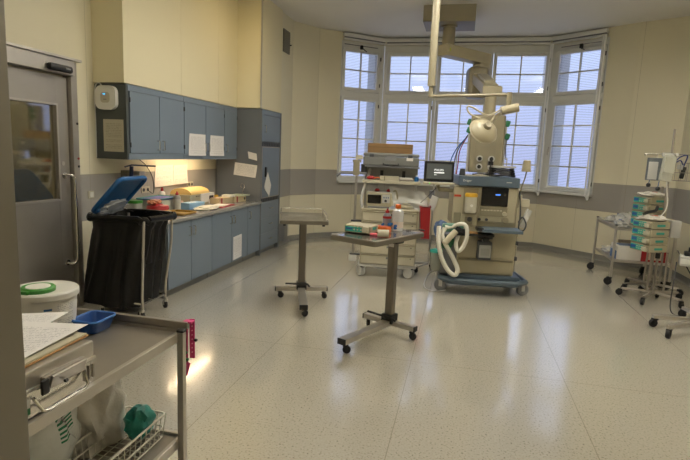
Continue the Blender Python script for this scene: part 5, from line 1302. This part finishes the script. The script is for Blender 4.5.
mb = MB(); mb.b2((.0, .03, .02), (.006, .16, .075), .002); tf = mb.build('tag_frame', steel, t)
mb = MB(); mb.b2((.005, .035, .022), (.009, .155, .042)); mb.build('green_tag', mat('dark_green_tag', '#1d6a38', .5), tf)
mb = MB(); mb.b2((.005, .035, .045), (.009, .155, .07)); mb.build('white_tag', paperw, tf)
mb = MB()
for yy in (.395, .415, .435): mb.b2((-.001, yy, .02), (.006, yy+.008, .072), .002)
mb.build('hinge_ribs', steel_d, t)
# papers on the case
LZ = TZ + .002 + .162
t = thing('cardboard_folder', 'buff folder under the papers on the steel case', 'folder', (-1.42, 1.30, LZ), .05)
mb = MB(); mb.b2((-.14, -.22, 0), (.13, .22, .006), .001); mb.build('cover', mat('buff_card', '#b48a55', .7), t)
mb = MB(); mb.b2((-.13, -.215, .006), (.125, .215, .012)); mb.build('pages', ivory, t)
sheet('printed_paper', 'printed white sheet topmost on the steel case', 'paper', (-1.54, 1.08, LZ+.0125), (.23, .05, .0), (-.03, .44, .012), paper_form, 'printed sheets on the steel case')
sheet('printed_paper', 'printed white sheet sticking out behind the topmost sheet towards the bucket', 'paper', (-1.70, 1.40, LZ+.002), (.19, .10, .0), (-.05, .22, .0), paper_form, 'printed sheets on the steel case')

# wire basket and packs on the lower shelf
t = thing('wire_basket', 'white wire basket on the lower shelf of the foreground trolley', 'basket', (-1.445, 1.83, .302))
wx, wy, hh = .11, .235, .12
mb = MB()
for z, s in ((.004, .92), (.055, .96), (hh, 1.0)): mb.tube([(x*s, y*s, z) for x, y in rrect(2*wx, 2*wy, .02, 3)], .0035 if z < hh else .005, 6, closed=True)
for k in range(13):
    y = -wy + 2*wy*k/12
    mb.tube([(wx, y, hh), (wx*.92, y*.92, .004), (-wx*.92, y*.92, .004), (-wx, y, hh)], .0025, 6)
for k in range(6):
    x = -wx + 2*wx*k/5
    mb.tube([(x, wy, hh), (x*.92, wy*.92, .004), (x*.92, -wy*.92, .004), (x, -wy, hh)], .0025, 6)
mb.build('wires', wirewhite, t)
mb = MB(); mb.b2((-.05, -wy-.012, hh-.02), (.14, -wy+.012, hh+.012), .006); mb.build('label_plate', wirewhite, t)
mb = MB(); mb.blob((0, 0, 0), (.06, .07, .075), .3, 2.4, 31); tag(mb.build('teal_pack', tealp), 'teal plastic pack in the far end of the white wire basket', 'pack').location = (-1.43, 1.99, .40)
def bag_green():
    k = NT('green_printed_film'); tc = k.n('TexCoord'); sx = k.n('SeparateXYZ'); k.l(tc.outputs['Object'], sx.inputs[0])
    x, y, z = sx.outputs
    n1 = k.n('TexNoise'); n1.inputs['Scale'].default_value = 7; k.l(tc.outputs['Object'], n1.inputs['Vector'])
    rows = k.math('LESS_THAN', k.math('FRACT', k.math('MULTIPLY', k.math('ADD', z, k.math('MULTIPLY', n1.outputs['Fac'], .02)), 62.)), .5)
    blk = k.math('MULTIPLY', k.math('GREATER_THAN', z, .03), k.math('LESS_THAN', z, .15))
    bl2 = k.math('MULTIPLY', k.math('GREATER_THAN', y, .05), k.math('LESS_THAN', y, .19))
    f = k.math('MULTIPLY', rows, k.math('MULTIPLY', blk, bl2))
    c = k.mix(f, lin('#eceee9'), lin('#2f8a62')); k.l(c, k.b.inputs['Base Color'])
    k.b.inputs['Roughness'].default_value = .2; k.b.inputs['Alpha'].default_value = .82
    nz = k.n('TexNoise'); nz.inputs['Scale'].default_value = 14; k.l(tc.outputs['Object'], nz.inputs['Vector'])
    bp = k.n('Bump'); bp.inputs['Strength'].default_value = .5; bp.inputs['Distance'].default_value = .02; k.l(nz.outputs['Fac'], bp.inputs['Height']); k.l(bp.outputs[0], k.b.inputs['Normal'])
    return k.M
t = thing('plastic_bag', 'clear plastic bag with green print on the lower trolley shelf', 'bag', (-1.655, 1.50, .50), .0, 'plastic bags on the lower trolley shelf')
mb = MB(); mb.blob((0, 0, 0), (.17, .28, .30), .25, 1.7, 41, 4, flat=-.195); mb.build('film', bag_green(), t, smooth=70)
mb = MB(); mb.blob((.01, -.02, -.02), (.08, .15, .10), .3, 3, 44); mb.build('contents', mat('green_contents', '#7fa690', .6), t)
t = thing('plastic_bag', 'greyish plastic bag leaning behind the green printed bag', 'bag', (-1.625, 1.90, .465), .0, 'plastic bags on the lower trolley shelf')
mb = MB(); mb.blob((0, 0, 0), (.105, .15, .28), .4, 1.9, 52, 4, flat=-.16); mb.build('film', mat('greyish_film', '#dfdad0', .22, alpha=.9, bump=.5, scale=9), t, smooth=70)
t = thing('plastic_bag', 'bluish grey plastic bag nearest the white wire basket', 'bag', (-1.80, 1.96, .475), .0, 'plastic bags on the lower trolley shelf')
mb = MB(); mb.blob((0, 0, 0), (.11, .13, .30), .3, 1.7, 63, 4, flat=-.17); mb.build('film', mat('bluish_film', '#c6cdd8', .22, alpha=.92, bump=.4, scale=9), t, smooth=70)

# ------------------------------------------------------------------ loose cables on the floor by the machine
for pts, lb in (([at_z(446, 250, .30), at_z(441, 268, .10), at_z(430, 272, .01), at_z(424, 285, .008), at_z(432, 291, .008), at_z(446, 290, .02)], 'thin grey cable looping on the floor between the drawer cart and the machine'),):
    mb = MB(); mb.tube(pts, .007, 6, 8); tag(mb.build('cable', lgrey), lb, 'cable')

# ------------------------------------------------------------------ colour management
sc.view_settings.view_transform = 'Standard'; sc.view_settings.look = 'None'
sc.view_settings.gamma = 1.0; sc.view_settings.use_curve_mapping = False
sc.view_settings.exposure = 0.0
sc.cycles.use_denoising = True
sc.cycles.max_bounces = 10; sc.cycles.diffuse_bounces = 5; sc.cycles.transparent_max_bounces = 16
sc.cycles.sample_clamp_indirect = 6.0
